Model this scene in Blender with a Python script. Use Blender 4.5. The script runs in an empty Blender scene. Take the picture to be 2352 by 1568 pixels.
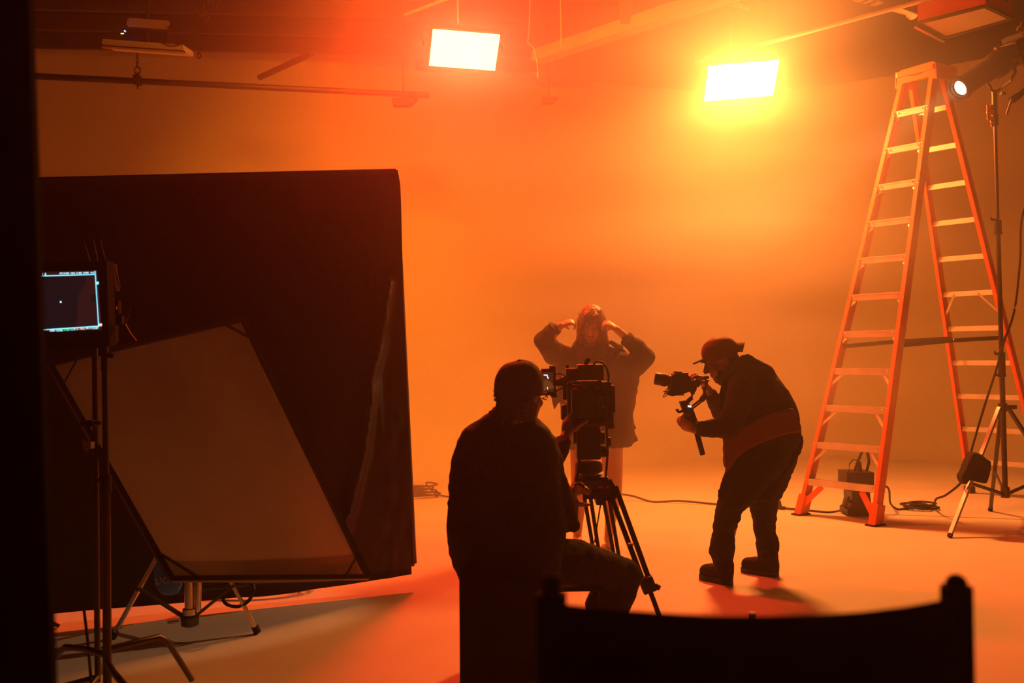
import bpy, bmesh, math, random
from mathutils import Vector, Matrix, Euler, noise
C = bpy.context.scene.collection
S = bpy.context.scene
PI = math.pi
R = math.radians
random.seed(4)

# ------------------------------------------------------------------ camera
CAM_H = 1.40
FPX = 2287.0
cd = bpy.data.cameras.new('camera')
cam = bpy.data.objects.new('camera', cd)
C.objects.link(cam)
cd.sensor_width = 36.0
cd.lens = 36.0 * FPX / 2352.0
cd.clip_start = 0.05
cd.clip_end = 60
cd.dof.use_dof = True
cd.dof.focus_distance = 6.0
cd.dof.aperture_fstop = 2.8
CAM_R = Matrix.Rotation(R(90 + 0.40), 3, 'X') @ Matrix.Rotation(R(-1.0), 3, 'Z')
cam.matrix_world = Matrix.Translation((0, 0, CAM_H)) @ CAM_R.to_4x4()
S.camera = cam

# ------------------------------------------------------------------ world, view
w = bpy.data.worlds.new('studio')
S.world = w
w.use_nodes = True
w.node_tree.nodes['Background'].inputs[0].default_value = (0.0, 0.0, 0.0, 1)
w.node_tree.nodes['Background'].inputs[1].default_value = 0.0
S.view_settings.view_transform = 'Standard'
S.view_settings.look = 'None'
S.view_settings.gamma = 1
S.view_settings.use_curve_mapping = False
S.view_settings.exposure = EXPO = 0.0
S.cycles.max_bounces = 6
S.cycles.diffuse_bounces = 4
S.cycles.glossy_bounces = 3
S.cycles.transmission_bounces = 4
S.cycles.transparent_max_bounces = 8
S.cycles.volume_bounces = 2
S.cycles.use_denoising = True
S.cycles.use_adaptive_sampling = True
S.cycles.adaptive_threshold = 0.05
S.cycles.volume_step_rate = 3.0
S.cycles.volume_max_steps = 128
S.cycles.sample_clamp_indirect = 4.0
S.cycles.caustics_reflective = False
S.cycles.caustics_refractive = False

# studio fixtures plus an added wall fill: where each stands, what it gives off
RED_POS, RED_W, RED_COL = (-0.335, 7.85, 3.76), 210.0, (1.0, 0.030, 0.011)
YEL_POS, YEL_W, YEL_COL = (2.07, 8.80, 3.73), 360.0, (1.0, 0.235, 0.036)
SPOT_W = 520.0
FILL_POS, FILL_W, FILL_COL = (-1.0, 6.3, 4.45), 135.0, (1.0, 0.21, 0.008)  # unseen panel added to brighten the curved wall
HAZE, HAZE_NEAR, HAZE_G, HAZE_Y = 0.076, 0.007, 0.64, 5.84

# ------------------------------------------------------------------ pixel -> place
def ray(x, y):
    return CAM_R @ Vector(((x - 1176) / FPX, -(y - 784) / FPX, -1.0))
def P(x, y, d):
    """point seen at pixel (x, y) standing d metres deep into the room"""
    r = ray(x, y)
    return Vector((0, 0, CAM_H)) + r * (d / r.y)
def F(x, y, z=0.0):
    """point seen at pixel (x, y) lying at height z"""
    r = ray(x, y)
    return Vector((0, 0, CAM_H)) + r * ((z - CAM_H) / r.z)

# ------------------------------------------------------------------ materials
def mat(name, col, rough=0.6, metal=0.0, bump=0.0, bscale=40.0, var=0.0, vscale=6.0, spec=0.5, emit=None, es=0.0, sheen=0.0, stretch=None):
    m = bpy.data.materials.new(name)
    m.use_nodes = True
    nt = m.node_tree
    b = nt.nodes['Principled BSDF']
    b.inputs['Base Color'].default_value = (*col, 1)
    b.inputs['Roughness'].default_value = rough
    b.inputs['Metallic'].default_value = metal
    b.inputs['Specular IOR Level'].default_value = spec
    if sheen:
        b.inputs['Sheen Weight'].default_value = sheen
    if emit:
        b.inputs['Emission Color'].default_value = (*emit, 1)
        b.inputs['Emission Strength'].default_value = es
    tc = nt.nodes.new('ShaderNodeTexCoord')
    src = tc.outputs['Object']
    if stretch:
        mp = nt.nodes.new('ShaderNodeMapping')
        mp.inputs['Scale'].default_value = stretch
        nt.links.new(src, mp.inputs[0])
        src = mp.outputs[0]
    if var:
        n = nt.nodes.new('ShaderNodeTexNoise')
        n.inputs['Scale'].default_value = vscale
        n.inputs['Detail'].default_value = 6
        nt.links.new(src, n.inputs['Vector'])
        r = nt.nodes.new('ShaderNodeMapRange')
        r.inputs['From Min'].default_value = 0.3
        r.inputs['From Max'].default_value = 0.7
        r.inputs['To Min'].default_value = 1 - var
        r.inputs['To Max'].default_value = 1 + var * 0.3
        nt.links.new(n.outputs['Fac'], r.inputs['Value'])
        mx = nt.nodes.new('ShaderNodeVectorMath')
        mx.operation = 'SCALE'
        mx.inputs[0].default_value = col
        nt.links.new(r.outputs[0], mx.inputs['Scale'])
        nt.links.new(mx.outputs[0], b.inputs['Base Color'])
    if bump:
        n2 = nt.nodes.new('ShaderNodeTexNoise')
        n2.inputs['Scale'].default_value = bscale
        n2.inputs['Detail'].default_value = 4
        nt.links.new(src, n2.inputs['Vector'])
        bp = nt.nodes.new('ShaderNodeBump')
        bp.inputs['Strength'].default_value = bump
        bp.inputs['Distance'].default_value = 0.02
        nt.links.new(n2.outputs['Fac'], bp.inputs['Height'])
        nt.links.new(bp.outputs[0], b.inputs['Normal'])
    return m

M = {}
M['floor'] = mat('painted_floor', (0.62, 0.60, 0.58), 0.55, bump=0.06, bscale=30, var=0.10, vscale=1.6, spec=0.35)
M['wall'] = mat('cove_paint', (0.70, 0.68, 0.66), 0.85, var=0.05, vscale=0.8, spec=0.2)
M['ceiling'] = mat('dark_roof_deck', (0.015, 0.013, 0.012), 0.9, var=0.3, vscale=2, spec=0.1)
M['joist'] = mat('joist_paint', (0.06, 0.052, 0.045), 0.8, var=0.2)
M['beam'] = mat('beam_paint', (0.5, 0.47, 0.42), 0.7, var=0.15)
M['pipe'] = mat('pipe_black', (0.03, 0.03, 0.03), 0.5, metal=0.4)
M['black'] = mat('black_paint', (0.012, 0.012, 0.012), 0.45, spec=0.4)
M['matte'] = mat('matte_black', (0.010, 0.010, 0.010), 0.9, spec=0.1)
M['rubber'] = mat('rubber', (0.014, 0.014, 0.014), 0.65, spec=0.3)
M['plastic'] = mat('black_plastic', (0.016, 0.016, 0.017), 0.38)
M['chrome'] = mat('polished_steel', (0.72, 0.72, 0.72), 0.22, metal=1.0, var=0.1)
M['steel'] = mat('dull_steel', (0.45, 0.45, 0.45), 0.38, metal=0.9, var=0.1)
M['dsteel'] = mat('dark_steel', (0.10, 0.10, 0.10), 0.35, metal=0.8, var=0.1)
M['fabric'] = mat('black_fabric', (0.013, 0.012, 0.012), 0.85, bump=0.3, bscale=180, spec=0.15, sheen=0.05)
M['duvetyne'] = mat('black_flag_cloth', (0.016, 0.013, 0.012), 0.45, bump=0.35, bscale=5, spec=0.5, stretch=(1, 1, 0.35))
M['canvas'] = mat('black_canvas', (0.008, 0.008, 0.008), 0.95, bump=0.2, bscale=300, spec=0.05)
M['orange'] = mat('ladder_fibreglass', (0.80, 0.13, 0.03), 0.38, var=0.12, vscale=9)
M['alu'] = mat('ladder_aluminium', (0.66, 0.64, 0.61), 0.42, metal=0.45, var=0.15, vscale=12)
M['skin'] = mat('skin', (0.30, 0.15, 0.10), 0.5, bump=0.05, bscale=90, var=0.06)
M['skin2'] = mat('pale_skin', (0.58, 0.33, 0.23), 0.45, bump=0.05, bscale=90, var=0.06)
M['denim'] = mat('dark_trousers', (0.012, 0.012, 0.014), 0.85, bump=0.3, bscale=120, spec=0.15)
M['jacket'] = mat('dark_jacket', (0.016, 0.014, 0.014), 0.8, bump=0.3, bscale=120, spec=0.2)
M['hair'] = mat('brown_hair', (0.14, 0.06, 0.03), 0.38, bump=0.7, bscale=60, stretch=(1, 1, 0.08))
M['brass'] = mat('brass', (0.7, 0.5, 0.25), 0.3, metal=1.0)
M['redtape'] = mat('red_tape', (0.75, 0.04, 0.03), 0.5)
M['whitetape'] = mat('white_label', (0.75, 0.72, 0.68), 0.5)

# ------------------------------------------------------------------ mesh helpers
class MB:
    def __init__(s):
        s.bm = bmesh.new()
    def box(s, c, size, rot=None, bev=0.0):
        r = bmesh.ops.create_cube(s.bm, size=1.0)
        vs = r['verts']
        m = Matrix.Translation(Vector(c)) @ ((rot.to_4x4() if rot else Matrix.Identity(4)) @ Matrix.Diagonal((*size, 1)))
        bmesh.ops.transform(s.bm, matrix=m, verts=vs)
        if bev:
            es = list({e for v in vs for e in v.link_edges})
            bmesh.ops.bevel(s.bm, geom=es, offset=bev, segments=2, affect='EDGES', profile=0.7)
        return s
    def cone(s, p0, p1, r0, r1=None, n=16, cap=True):
        p0, p1 = Vector(p0), Vector(p1)
        r1 = r0 if r1 is None else r1
        d = p1 - p0
        if d.length < 1e-6:
            return s
        q = d.to_track_quat('Z', 'Y').to_matrix().to_4x4()
        m = Matrix.Translation((p0 + p1) / 2) @ q
        bmesh.ops.create_cone(s.bm, cap_ends=cap, cap_tris=False, segments=n, radius1=r0, radius2=r1, depth=d.length, matrix=m)
        return s
    def ball(s, c, r, sc=(1, 1, 1), rot=None, n=16):
        m = Matrix.Translation(Vector(c)) @ ((rot.to_4x4() if rot else Matrix.Identity(4)) @ Matrix.Diagonal((r * sc[0], r * sc[1], r * sc[2], 1)))
        nv = max(6, n // 2 + 2)
        new, face = s.bm.verts.new, s.bm.faces.new
        rows = [[new(m @ Vector((math.sin(PI * j / nv) * math.cos(2 * PI * i / n), math.sin(PI * j / nv) * math.sin(2 * PI * i / n), math.cos(PI * j / nv)))) for i in range(n)] for j in range(1, nv)]
        a, z = new(m @ Vector((0, 0, 1))), new(m @ Vector((0, 0, -1)))
        for A, B in zip(rows, rows[1:]):
            for i in range(n):
                face((A[i], B[i], B[(i + 1) % n], A[(i + 1) % n]))
        for i in range(n):
            face((a, rows[0][i], rows[0][(i + 1) % n]))
            face((z, rows[-1][(i + 1) % n], rows[-1][i]))
        return s
    def limb(s, pts, rads, n=16):
        """round tapered chain, closed, with a ball at each joint"""
        for i, (p, r) in enumerate(zip(pts, rads)):
            s.ball(p, r, n=n)
            if i:
                s.cone(pts[i - 1], p, rads[i - 1], r, n=n)
        return s
    def tube(s, pts, r, n=8, closed=False):
        pts = [Vector(p) for p in pts]
        rings = []
        m = len(pts)
        for i, p in enumerate(pts):
            a = pts[(i - 1) % m] if (closed or i) else p
            b = pts[(i + 1) % m] if (closed or i < m - 1) else p
            t = (b - a)
            t = t.normalized() if t.length > 1e-9 else Vector((0, 0, 1))
            up = Vector((0, 0, 1)) if abs(t.z) < 0.95 else Vector((1, 0, 0))
            u = t.cross(up).normalized()
            v = u.cross(t)
            rr = r[i] if isinstance(r, (list, tuple)) else r
            rings.append([s.bm.verts.new(p + (u * math.cos(2 * PI * k / n) + v * math.sin(2 * PI * k / n)) * rr) for k in range(n)])
        L = m if closed else m - 1
        for i in range(L):
            A, B = rings[i], rings[(i + 1) % m]
            for k in range(n):
                s.bm.faces.new((A[k], A[(k + 1) % n], B[(k + 1) % n], B[k]))
        if not closed:
            s.bm.faces.new(list(reversed(rings[0])))
            s.bm.faces.new(rings[-1])
        return s
    def lathe(s, prof, mtx, n=24):
        """prof: list of (radius, z) revolved about local z, placed by mtx"""
        rings = []
        for r, z in prof:
            rings.append([s.bm.verts.new(mtx @ Vector((max(r, 1e-4) * math.cos(2 * PI * k / n), max(r, 1e-4) * math.sin(2 * PI * k / n), z))) for k in range(n)])
        for A, B in zip(rings, rings[1:]):
            for k in range(n):
                s.bm.faces.new((A[k], A[(k + 1) % n], B[(k + 1) % n], B[k]))
        s.bm.faces.new(list(reversed(rings[0])))
        s.bm.faces.new(rings[-1])
        return s
    def prism(s, poly, off):
        """poly: 3-D points of a flat outline; off: thickness vector"""
        off = Vector(off)
        a = [s.bm.verts.new(Vector(p)) for p in poly]
        b = [s.bm.verts.new(Vector(p) + off) for p in poly]
        n = len(a)
        s.bm.faces.new(a)
        s.bm.faces.new(list(reversed(b)))
        for i in range(n):
            s.bm.faces.new((a[(i + 1) % n], a[i], b[i], b[(i + 1) % n]))
        return s
    def beam(s, p0, p1, wdt, hgt, side=(1, 0, 0)):
        """rectangular bar from p0 to p1; wdt along side, hgt across"""
        p0, p1 = Vector(p0), Vector(p1)
        t = (p1 - p0).normalized()
        u = Vector(side)
        u = (u - t * u.dot(t)).normalized()
        v = t.cross(u)
        q = [u * a * wdt / 2 + v * b * hgt / 2 for a, b in ((-1, -1), (1, -1), (1, 1), (-1, 1))]
        return s.prism([p0 + k for k in q], p1 - p0)
    def grid(s, nu, nv, f, thick=0.0, nrm=(0, 1, 0)):
        vs = [[s.bm.verts.new(f(i / nu, j / nv)) for j in range(nv + 1)] for i in range(nu + 1)]
        for i in range(nu):
            for j in range(nv):
                s.bm.faces.new((vs[i][j], vs[i + 1][j], vs[i + 1][j + 1], vs[i][j + 1]))
        if thick:
            o = Vector(nrm) * thick
            ws = [[s.bm.verts.new(v.co + o) for v in row] for row in vs]
            for i in range(nu):
                for j in range(nv):
                    s.bm.faces.new((ws[i][j], ws[i][j + 1], ws[i + 1][j + 1], ws[i + 1][j]))
            for i in range(nu):
                s.bm.faces.new((vs[i + 1][0], vs[i][0], ws[i][0], ws[i + 1][0]))
                s.bm.faces.new((vs[i][nv], vs[i + 1][nv], ws[i + 1][nv], ws[i][nv]))
            for j in range(nv):
                s.bm.faces.new((vs[0][j], vs[0][j + 1], ws[0][j + 1], ws[0][j]))
                s.bm.faces.new((vs[nu][j + 1], vs[nu][j], ws[nu][j], ws[nu][j + 1]))
        return s

def rot_to(d, up='Y'):
    return Vector(d).to_track_quat('Z', up).to_matrix()

def link(name, me, m, parent=None, smooth=True):
    o = bpy.data.objects.new(name, me)
    C.objects.link(o)
    if m is not None:
        me.materials.append(m)
    if smooth:
        me.shade_smooth()
        try:
            me.set_sharp_from_angle(angle=R(38))
        except Exception:
            pass
    if parent is not None:
        o.parent = parent
        o.matrix_parent_inverse = parent.matrix_basis.inverted() if parent.parent is None else (parent.parent.matrix_basis @ parent.matrix_parent_inverse @ parent.matrix_basis).inverted()
    return o

def obj(name, mb, m, parent=None, smooth=True, fix=True):
    if fix:
        bmesh.ops.recalc_face_normals(mb.bm, faces=mb.bm.faces)
    me = bpy.data.meshes.new(name)
    mb.bm.to_mesh(me)
    mb.bm.free()
    return link(name, me, m, parent, smooth)

def tag(o, label=None, cat=None, group=None, kind=None):
    if label: o['label'] = label
    if cat: o['category'] = cat
    if group: o['group'] = group
    if kind: o['kind'] = kind
    return o

def thing(name, label, cat, loc, group=None):
    o = bpy.data.objects.new(name, None)
    o.empty_display_size = 0.1
    C.objects.link(o)
    o.location = loc
    return tag(o, label, cat, group)

def struct(name, mb, m, smooth=False, fix=True):
    o = obj(name, mb, m, None, smooth, fix)
    o['kind'] = 'structure'
    return o

def blob(name, mb, m, parent, voxel=0.01, wrinkle=0.0, wscale=(9, 9, 9), smooth=2, seed=0.0, fine=0.0):
    """overlapping closed shapes melted into one continuous skin"""
    bmesh.ops.recalc_face_normals(mb.bm, faces=mb.bm.faces)
    me = bpy.data.meshes.new(name + '_raw')
    mb.bm.to_mesh(me)
    mb.bm.free()
    t = bpy.data.objects.new(name + '_raw', me)
    C.objects.link(t)
    r = t.modifiers.new('r', 'REMESH')
    r.mode = 'VOXEL'
    r.voxel_size = voxel
    if smooth:
        sm = t.modifiers.new('s', 'SMOOTH')
        sm.factor = 0.5
        sm.iterations = smooth
    dg = bpy.context.evaluated_depsgraph_get()
    dg.update()
    out = bpy.data.meshes.new_from_object(t.evaluated_get(dg))
    bpy.data.objects.remove(t)
    bpy.data.meshes.remove(me)
    out.name = name
    if wrinkle:
        ns = [v.normal.copy() for v in out.vertices]
        for v, n in zip(out.vertices, ns):
            q = Vector((v.co.x * wscale[0] + seed, v.co.y * wscale[1], v.co.z * wscale[2]))
            k = noise.noise(q) + 0.5 * noise.noise(q * 2.3)
            f_ = 1 - abs(noise.noise(q * 1.7 + Vector((3, 1, 7)))) * 2
            v.co += n * (wrinkle * (k * 0.7 + f_ * 0.5 - 0.2))
    return link(name, out, m, parent, True)

# ================================================================== the room
# floor, curving up into the cove wall
K_ = 1.10
top_pts = [(K_ * a_, K_ * b_) for a_, b_ in [(-7.2, 9.0), (-4.75, 9.75), (-3.0, 10.05), (-1.4, 10.40), (-0.2, 10.95), (0.8, 11.6), (1.8, 12.1), (2.9, 12.3), (3.9, 12.1), (4.8, 11.5), (5.9, 10.5), (7.4, 8.8)]]
CEIL = 4.85
def spline(pts, t):
    n = len(pts) - 1
    x = min(max(t * n, 0), n - 1e-6)
    i = int(x)
    f = x - i
    p = [Vector(pts[max(0, min(n, k))]) for k in (i - 1, i, i + 1, i + 2)]
    return 0.5 * ((2 * p[1]) + (p[2] - p[0]) * f + (2 * p[0] - 5 * p[1] + 4 * p[2] - p[3]) * f * f + (3 * p[1] - p[0] - 3 * p[2] + p[3]) * f ** 3)
COVE = 1.0
def cove(u, v):
    p = spline(top_pts, u)
    d = spline(top_pts, min(1, u + 0.01)) - spline(top_pts, max(0, u - 0.01))
    n = Vector((d.y, -d.x)).normalized()          # towards the camera side
    prof = []
    s = v * 3.0
    if s <= 1:                                     # quarter round
        a = s * PI / 2
        off, z = COVE * (1 - math.sin(a)), COVE * (1 - math.cos(a))
    else:
        off, z = 0.0, COVE + (CEIL - COVE) * (s - 1) / 2
    return Vector((p.x + n.x * off, p.y + n.y * off, z))
struct('wall_back', MB().grid(60, 36, cove), M['wall'], smooth=True, fix=False)
struct('floor', MB().box((0, 5.0, -0.05), (18, 20, 0.1)), M['floor'])
struct('ceiling', MB().box((0, 5.0, CEIL + 0.05), (18, 20, 0.1)), M['ceiling'])
struct('wall_left', MB().box((-7.95, 2.8, CEIL / 2), (0.1, 14.2, CEIL)), M['ceiling'])
struct('wall_right', MB().box((8.15, 2.65, CEIL / 2), (0.1, 13.9, CEIL)), M['ceiling'])
struct('wall_rear', MB().box((0.1, -4.3, CEIL / 2), (16.2, 0.1, CEIL)), M['ceiling'])

# ------------------------------------------------------------------ lit panels
def sky_panel(pos, aim, roll, w_, h_, name, label, lit=None, watt=0, group=None, spread=150):
    """soft panel light in a yoke: housing, diffuser, rim, yoke, hanger"""
    t = thing(name, label, 'studio light', pos, group)
    d = (Vector(aim) - Vector(pos)).normalized()
    x = d.cross(Vector((0, 0, 1))).normalized()
    y = x.cross(d)
    rm = Matrix((x, y, -d)).transposed() @ Matrix.Rotation(R(roll), 3, 'Z')
    o = Vector(pos)
    L = lambda a, b, c: o + rm @ Vector((a, b, c))
    obj('housing', MB().box(L(0, 0, 0.075), (w_ + 0.02, h_ + 0.02, 0.13), rm, 0.012), M['dsteel'], t)
    fr = MB()
    for a, b, sx, sy in ((0, h_ / 2 + .006, w_ + .024, .012), (0, -h_ / 2 - .006, w_ + .024, .012), (w_ / 2 + .006, 0, .012, h_ + .024), (-w_ / 2 - .006, 0, .012, h_ + .024)):
        fr.box(L(a, b, 0.012), (sx, sy, 0.02), rm)
    obj('frame', fr, M['dsteel'], t)
    fins = MB()
    for k in range(13):
        fins.box(L((k - 6) * w_ / 13, 0, 0.16), (0.006, h_ * 0.85, 0.05), rm)
    obj('heat_sink', fins, M['dsteel'], t)
    if lit:
        dm = mat(name + '_lit', (0.8, 0.8, 0.8), 0.5, emit=lit, es=watt / (PI * w_ * h_))
    else:
        dm = M['diffuser']
    obj('diffuser', MB().box(L(0, 0, 0.008), (w_, h_, 0.006), rm), dm, t, False)
    if lit:
        ld = bpy.data.lights.new(name + '_light', 'AREA')
        ld.shape = 'RECTANGLE'
        ld.size, ld.size_y = w_, h_
        ld.energy = watt
        ld.color = lit
        ld.spread = R(spread)
        lo = bpy.data.objects.new(name + '_light', ld)
        C.objects.link(lo)
        lo.matrix_world = Matrix.Translation(L(0, 0, 0.0)) @ rm.to_4x4()
        dm.node_tree.nodes['Principled BSDF'].inputs['Emission Strength'].default_value = watt / (PI * w_ * h_) * 0.2
        lo.parent = t
        lo.matrix_parent_inverse = Matrix.Translation(-o)
    yk = MB()
    yk.beam(L(-w_ / 2 - .05, 0, .07), L(-w_ / 2 - .05, 0, .36), .03, .008, rm @ Vector((0, 1, 0)))
    yk.beam(L(w_ / 2 + .05, 0, .07), L(w_ / 2 + .05, 0, .36), .03, .008, rm @ Vector((0, 1, 0)))
    yk.beam(L(-w_ / 2 - .055, 0, .36), L(w_ / 2 + .055, 0, .36), .03, .008, rm @ Vector((0, 1, 0)))
    obj('yoke', yk, M['dsteel'], t)
    obj('hanger', MB().cone(L(0, 0, .36), Vector((L(0, 0, .36).x, L(0, 0, .36).y, CEIL)), 0.012), M['dsteel'], t)
    return t
M['diffuser'] = mat('white_diffuser', (0.75, 0.70, 0.62), 0.5)
sky_panel(RED_POS, (0.65, 3.2, 0.0), 2.0, 0.535, 0.30, 'panel_light', 'glowing white panel light in the red glow, left of the two lit panels', RED_COL, RED_W, spread=180)
sky_panel(YEL_POS, (2.45, 5.5, 0.0), -6.5, 0.625, 0.366, 'panel_light', 'glowing white panel light in the yellow glow, above the stooping man', YEL_COL, YEL_W, spread=180)


sky_panel(FILL_POS, (0.3, 12.0, 1.0), 0, 0.90, 0.45, 'panel_light', 'added fill panel out of view above the black flag, brightening the curved wall', FILL_COL, FILL_W, spread=95)  # added fill, hung out of view; the wall stays too dim without it

# ================================================================== big cloths on the left
def poly_at(pts, t):
    """point at fraction t along a polyline of vectors"""
    n = len(pts) - 1
    x = min(max(t * n, 0), n - 1e-6)
    i = int(x)
    return pts[i].lerp(pts[i + 1], x - i)

# black flag, about 2.4 m square, close over the floor
fl = thing('black_flag', 'huge black cloth flag standing behind the tilted diffusion frame', 'flag', (-1.7, 5.3, 0.0))
DR = 5.8
right_edge = [P(x, y, DR) for x, y in ((955, 1296), (949, 1240), (946, 1170), (943, 1090), (938, 960), (933, 860), (927, 720), (923, 580), (920, 470), (918, 425), (913, 391))]
LA, LB = P(115, 1409, 5.05), P(78, 412, 5.02)
bot_R, top_R = right_edge[0], right_edge[-1]
def ext(a, b, X):
    return a + (b - a) * ((X - a.x) / (b.x - a.x))
BL, TL = ext(bot_R, LA, -2.95), ext(top_R, LB, -2.95)
BL.z += 0.03
bottom = [BL, P(115, 1409, 5.05), P(260, 1396, 5.18), P(450, 1380, 5.36), P(640, 1362, 5.52), P(790, 1343, 5.65), P(945, 1318, DR)]
ridge = [P(x, y, 5.72) for x, y in ((887, 650), (880, 700), (868, 790), (848, 868), (850, 905), (834, 1030), (812, 1130), (790, 1210))]
wob = random.Random(3)
fn = (bot_R - BL).cross(Vector((0, 0, 1))).normalized()
if fn.y > 0: fn = -fn
def flag_pt(u, v):
    l = BL.lerp(TL, v)
    r = poly_at(right_edge, v)
    p = l.lerp(r, u)
    b = poly_at(bottom, u)
    base = BL.lerp(bot_R, u)
    p = p + (b - base) * (1 - v) ** 3
    if u > .97 and v < .05:
        p.x -= 0.0
    off = 0.012 * noise.noise(Vector((u * 5, v * 3, 0.3)))
    # long crease with a knot near its middle
    best = 9
    for a, c in zip(ridge, ridge[1:]):
        d_ = c - a
        t = min(1, max(0, Vector((p.x - a.x, p.z - a.z)).dot(Vector((d_.x, d_.z))) / (d_.x ** 2 + d_.z ** 2)))
        q = a + d_ * t
        best = min(best, math.hypot(p.x - q.x, p.z - q.z))
    off += 0.060 * math.exp(-(best / 0.036) ** 2) * (1.0 + 0.3 * noise.noise(Vector((p.x * 9, p.z * 14, 1))))
    if u > 0.93:
        off += 0.014 * noise.noise(Vector((p.x * 20, p.z * 5, 2))) * (1 if v < .5 else .3)
    # hem rolled round the frame pipe
    e = min(1 - u, v, 1 - v)
    off += 0.01 * math.exp(-(e / 0.012) ** 2)
    return p + fn * off
obj('cloth', MB().grid(170, 110, flag_pt, 0.025, -fn), M['duvetyne'], fl)
ff = MB()
for a, c in ((BL, TL), (TL, top_R), (top_R, bot_R), (bot_R, BL)):
    ff.tube([a - fn * .04, c - fn * .04], 0.018)
obj('frame', ff, M['dsteel'], fl)
fs = MB()
for t in (0.10,):
    a = BL.lerp(bot_R, t) - fn * .08
    fs.tube([Vector((a.x, a.y, 0.0)), Vector((a.x, a.y, 2.2))], 0.018)
    for k in range(3):
        an = k * 2.1 + .4
        fs.tube([Vector((a.x, a.y, .30)), Vector((a.x + .42 * math.cos(an), a.y + .42 * math.sin(an), 0.012))], 0.012)
obj('stand', fs, M['dsteel'], fl)

# diffusion frame leaning on its stand
def tr(col, k=0.5, rough=0.8):
    m = bpy.data.materials.new('diffusion_silk')
    m.use_nodes = True
    n = m.node_tree
    n.nodes.clear()
    o = n.nodes.new('ShaderNodeOutputMaterial')
    mx = n.nodes.new('ShaderNodeMixShader')
    d = n.nodes.new('ShaderNodeBsdfDiffuse')
    t = n.nodes.new('ShaderNodeBsdfTranslucent')
    ns = n.nodes.new('ShaderNodeTexNoise')
    ns.inputs['Scale'].default_value = 3.0
    cr = n.nodes.new('ShaderNodeMapRange')
    cr.inputs['To Min'].default_value = 0.85
    cr.inputs['To Max'].default_value = 1.1
    sc = n.nodes.new('ShaderNodeVectorMath')
    sc.operation = 'SCALE'
    sc.inputs[0].default_value = col
    tc = n.nodes.new('ShaderNodeTexCoord')
    n.links.new(tc.outputs['Object'], ns.inputs['Vector'])
    n.links.new(ns.outputs['Fac'], cr.inputs['Value'])
    n.links.new(cr.outputs[0], sc.inputs['Scale'])
    n.links.new(sc.outputs[0], d.inputs['Color'])
    n.links.new(sc.outputs[0], t.inputs['Color'])
    mx.inputs[0].default_value = k
    n.links.new(d.outputs[0], mx.inputs[1])
    n.links.new(t.outputs[0], mx.inputs[2])
    n.links.new(mx.outputs[0], o.inputs[0])
    return m
M['silk'] = tr((0.78, 0.74, 0.66), 0.5)
M['silk2'] = tr((0.50, 0.47, 0.42), 0.5)
dTL, dTR, dBR, dBL = P(112, 838, 4.05), P(555, 735, 4.70), P(843, 1327, 4.42), P(392, 1332, 3.90)
di = thing('diffusion_frame', 'tilted frame of pale diffusion cloth in front of the black flag', 'diffusion frame', (dBL.x, dBL.y, 0))
dn = (dTR - dTL).cross(dBL - dTL).normalized()
if dn.y > 0: dn = -dn
def silk(u, v):
    p = dBL.lerp(dBR, u).lerp(dTL.lerp(dTR, u), v)
    return p + dn * (0.010 * noise.noise(Vector((u * 3, v * 3, 5))) - 0.03 * 4 * u * (1 - u) * v * (1 - v)) + Vector((0, 0, -0.014 * math.sin(PI * u) * (1 - v) ** 4))
obj('cloth', MB().grid(50, 50, silk), M['silk'], di, fix=False)
obj('hem', MB().grid(40, 3, lambda u, v: silk(u, v * 0.085) - dn * 0.006, 0.0), M['silk2'], di, fix=False)
df = MB()
for a, c in ((dTL, dTR), (dTR, dBR), (dBR, dBL), (dBL, dTL)):
    df.beam(a + dn * .012, c + dn * .012, 0.022, 0.022, dn)
obj('frame', df, M['dsteel'], di)
for cnr, a, c in ((dTR, dTL, dBR), (dBR, dTR, dBL), (dBL, dBR, dTL), (dTL, dBL, dTR)):
    pa, pc = cnr + (a - cnr).normalized() * .11, cnr + (c - cnr).normalized() * .12
    obj('corner_brace', MB().beam(pa + dn * .02, pc + dn * .02, 0.014, 0.006, dn), M['dsteel'], di)
# low chrome stand under the diffusion frame
cs = thing('chrome_light_stand', 'low polished light stand with spread legs under the diffusion frame', 'light stand', P(437, 1430, 4.9) * 1.0)
hub = P(436, 1425, 4.9)
topc = Vector((hub.x, hub.y, 0.70))
obj('column', MB().cone(hub - Vector((0, 0, .02)), topc, 0.024, n=20).cone(Vector((hub.x + .04, hub.y, hub.z + .05)), Vector((hub.x + .05, hub.y, hub.z + .30)), .016, n=14).cone(hub + Vector((0, 0, .02)), hub + Vector((0, 0, .06)), .034), M['chrome'], cs)
obj('collar', MB().lathe([(.02, -.03), (.042, -.02), (.045, .02), (.030, .035)], Matrix.Translation(hub)), M['dsteel'], cs)
obj('collar', MB().lathe([(.02, -.03), (.040, -.02), (.042, .02), (.030, .035)], Matrix.Translation(Vector((hub.x, hub.y, .62)))), M['dsteel'], cs)
feet = [F(592, 1450, 0.012), F(258, 1462, 0.012), Vector((hub.x - .15, hub.y + .55, .012))]
for ft in feet:
    top = Vector((hub.x, hub.y, .64)) + (ft - hub) * 0.06
    sd = (ft - hub).cross(Vector((0, 0, 1)))
    lg = obj('leg', MB().beam(top, ft, .030, .016, sd), M['chrome'], cs, False)
    obj('rubber_tip', MB().cone(ft - (ft - top).normalized() * .03, ft + Vector((0, 0, -.006)), .019, n=12), M['rubber'], lg)
    mid = top.lerp(ft, .62)
    obj('spreader_arm', MB().beam(hub + Vector((0, 0, 0.0)), mid, .028, .012, sd).cone(mid - sd.normalized() * .02, mid + sd.normalized() * .02, .009), M['dsteel'], cs, False)
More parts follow.
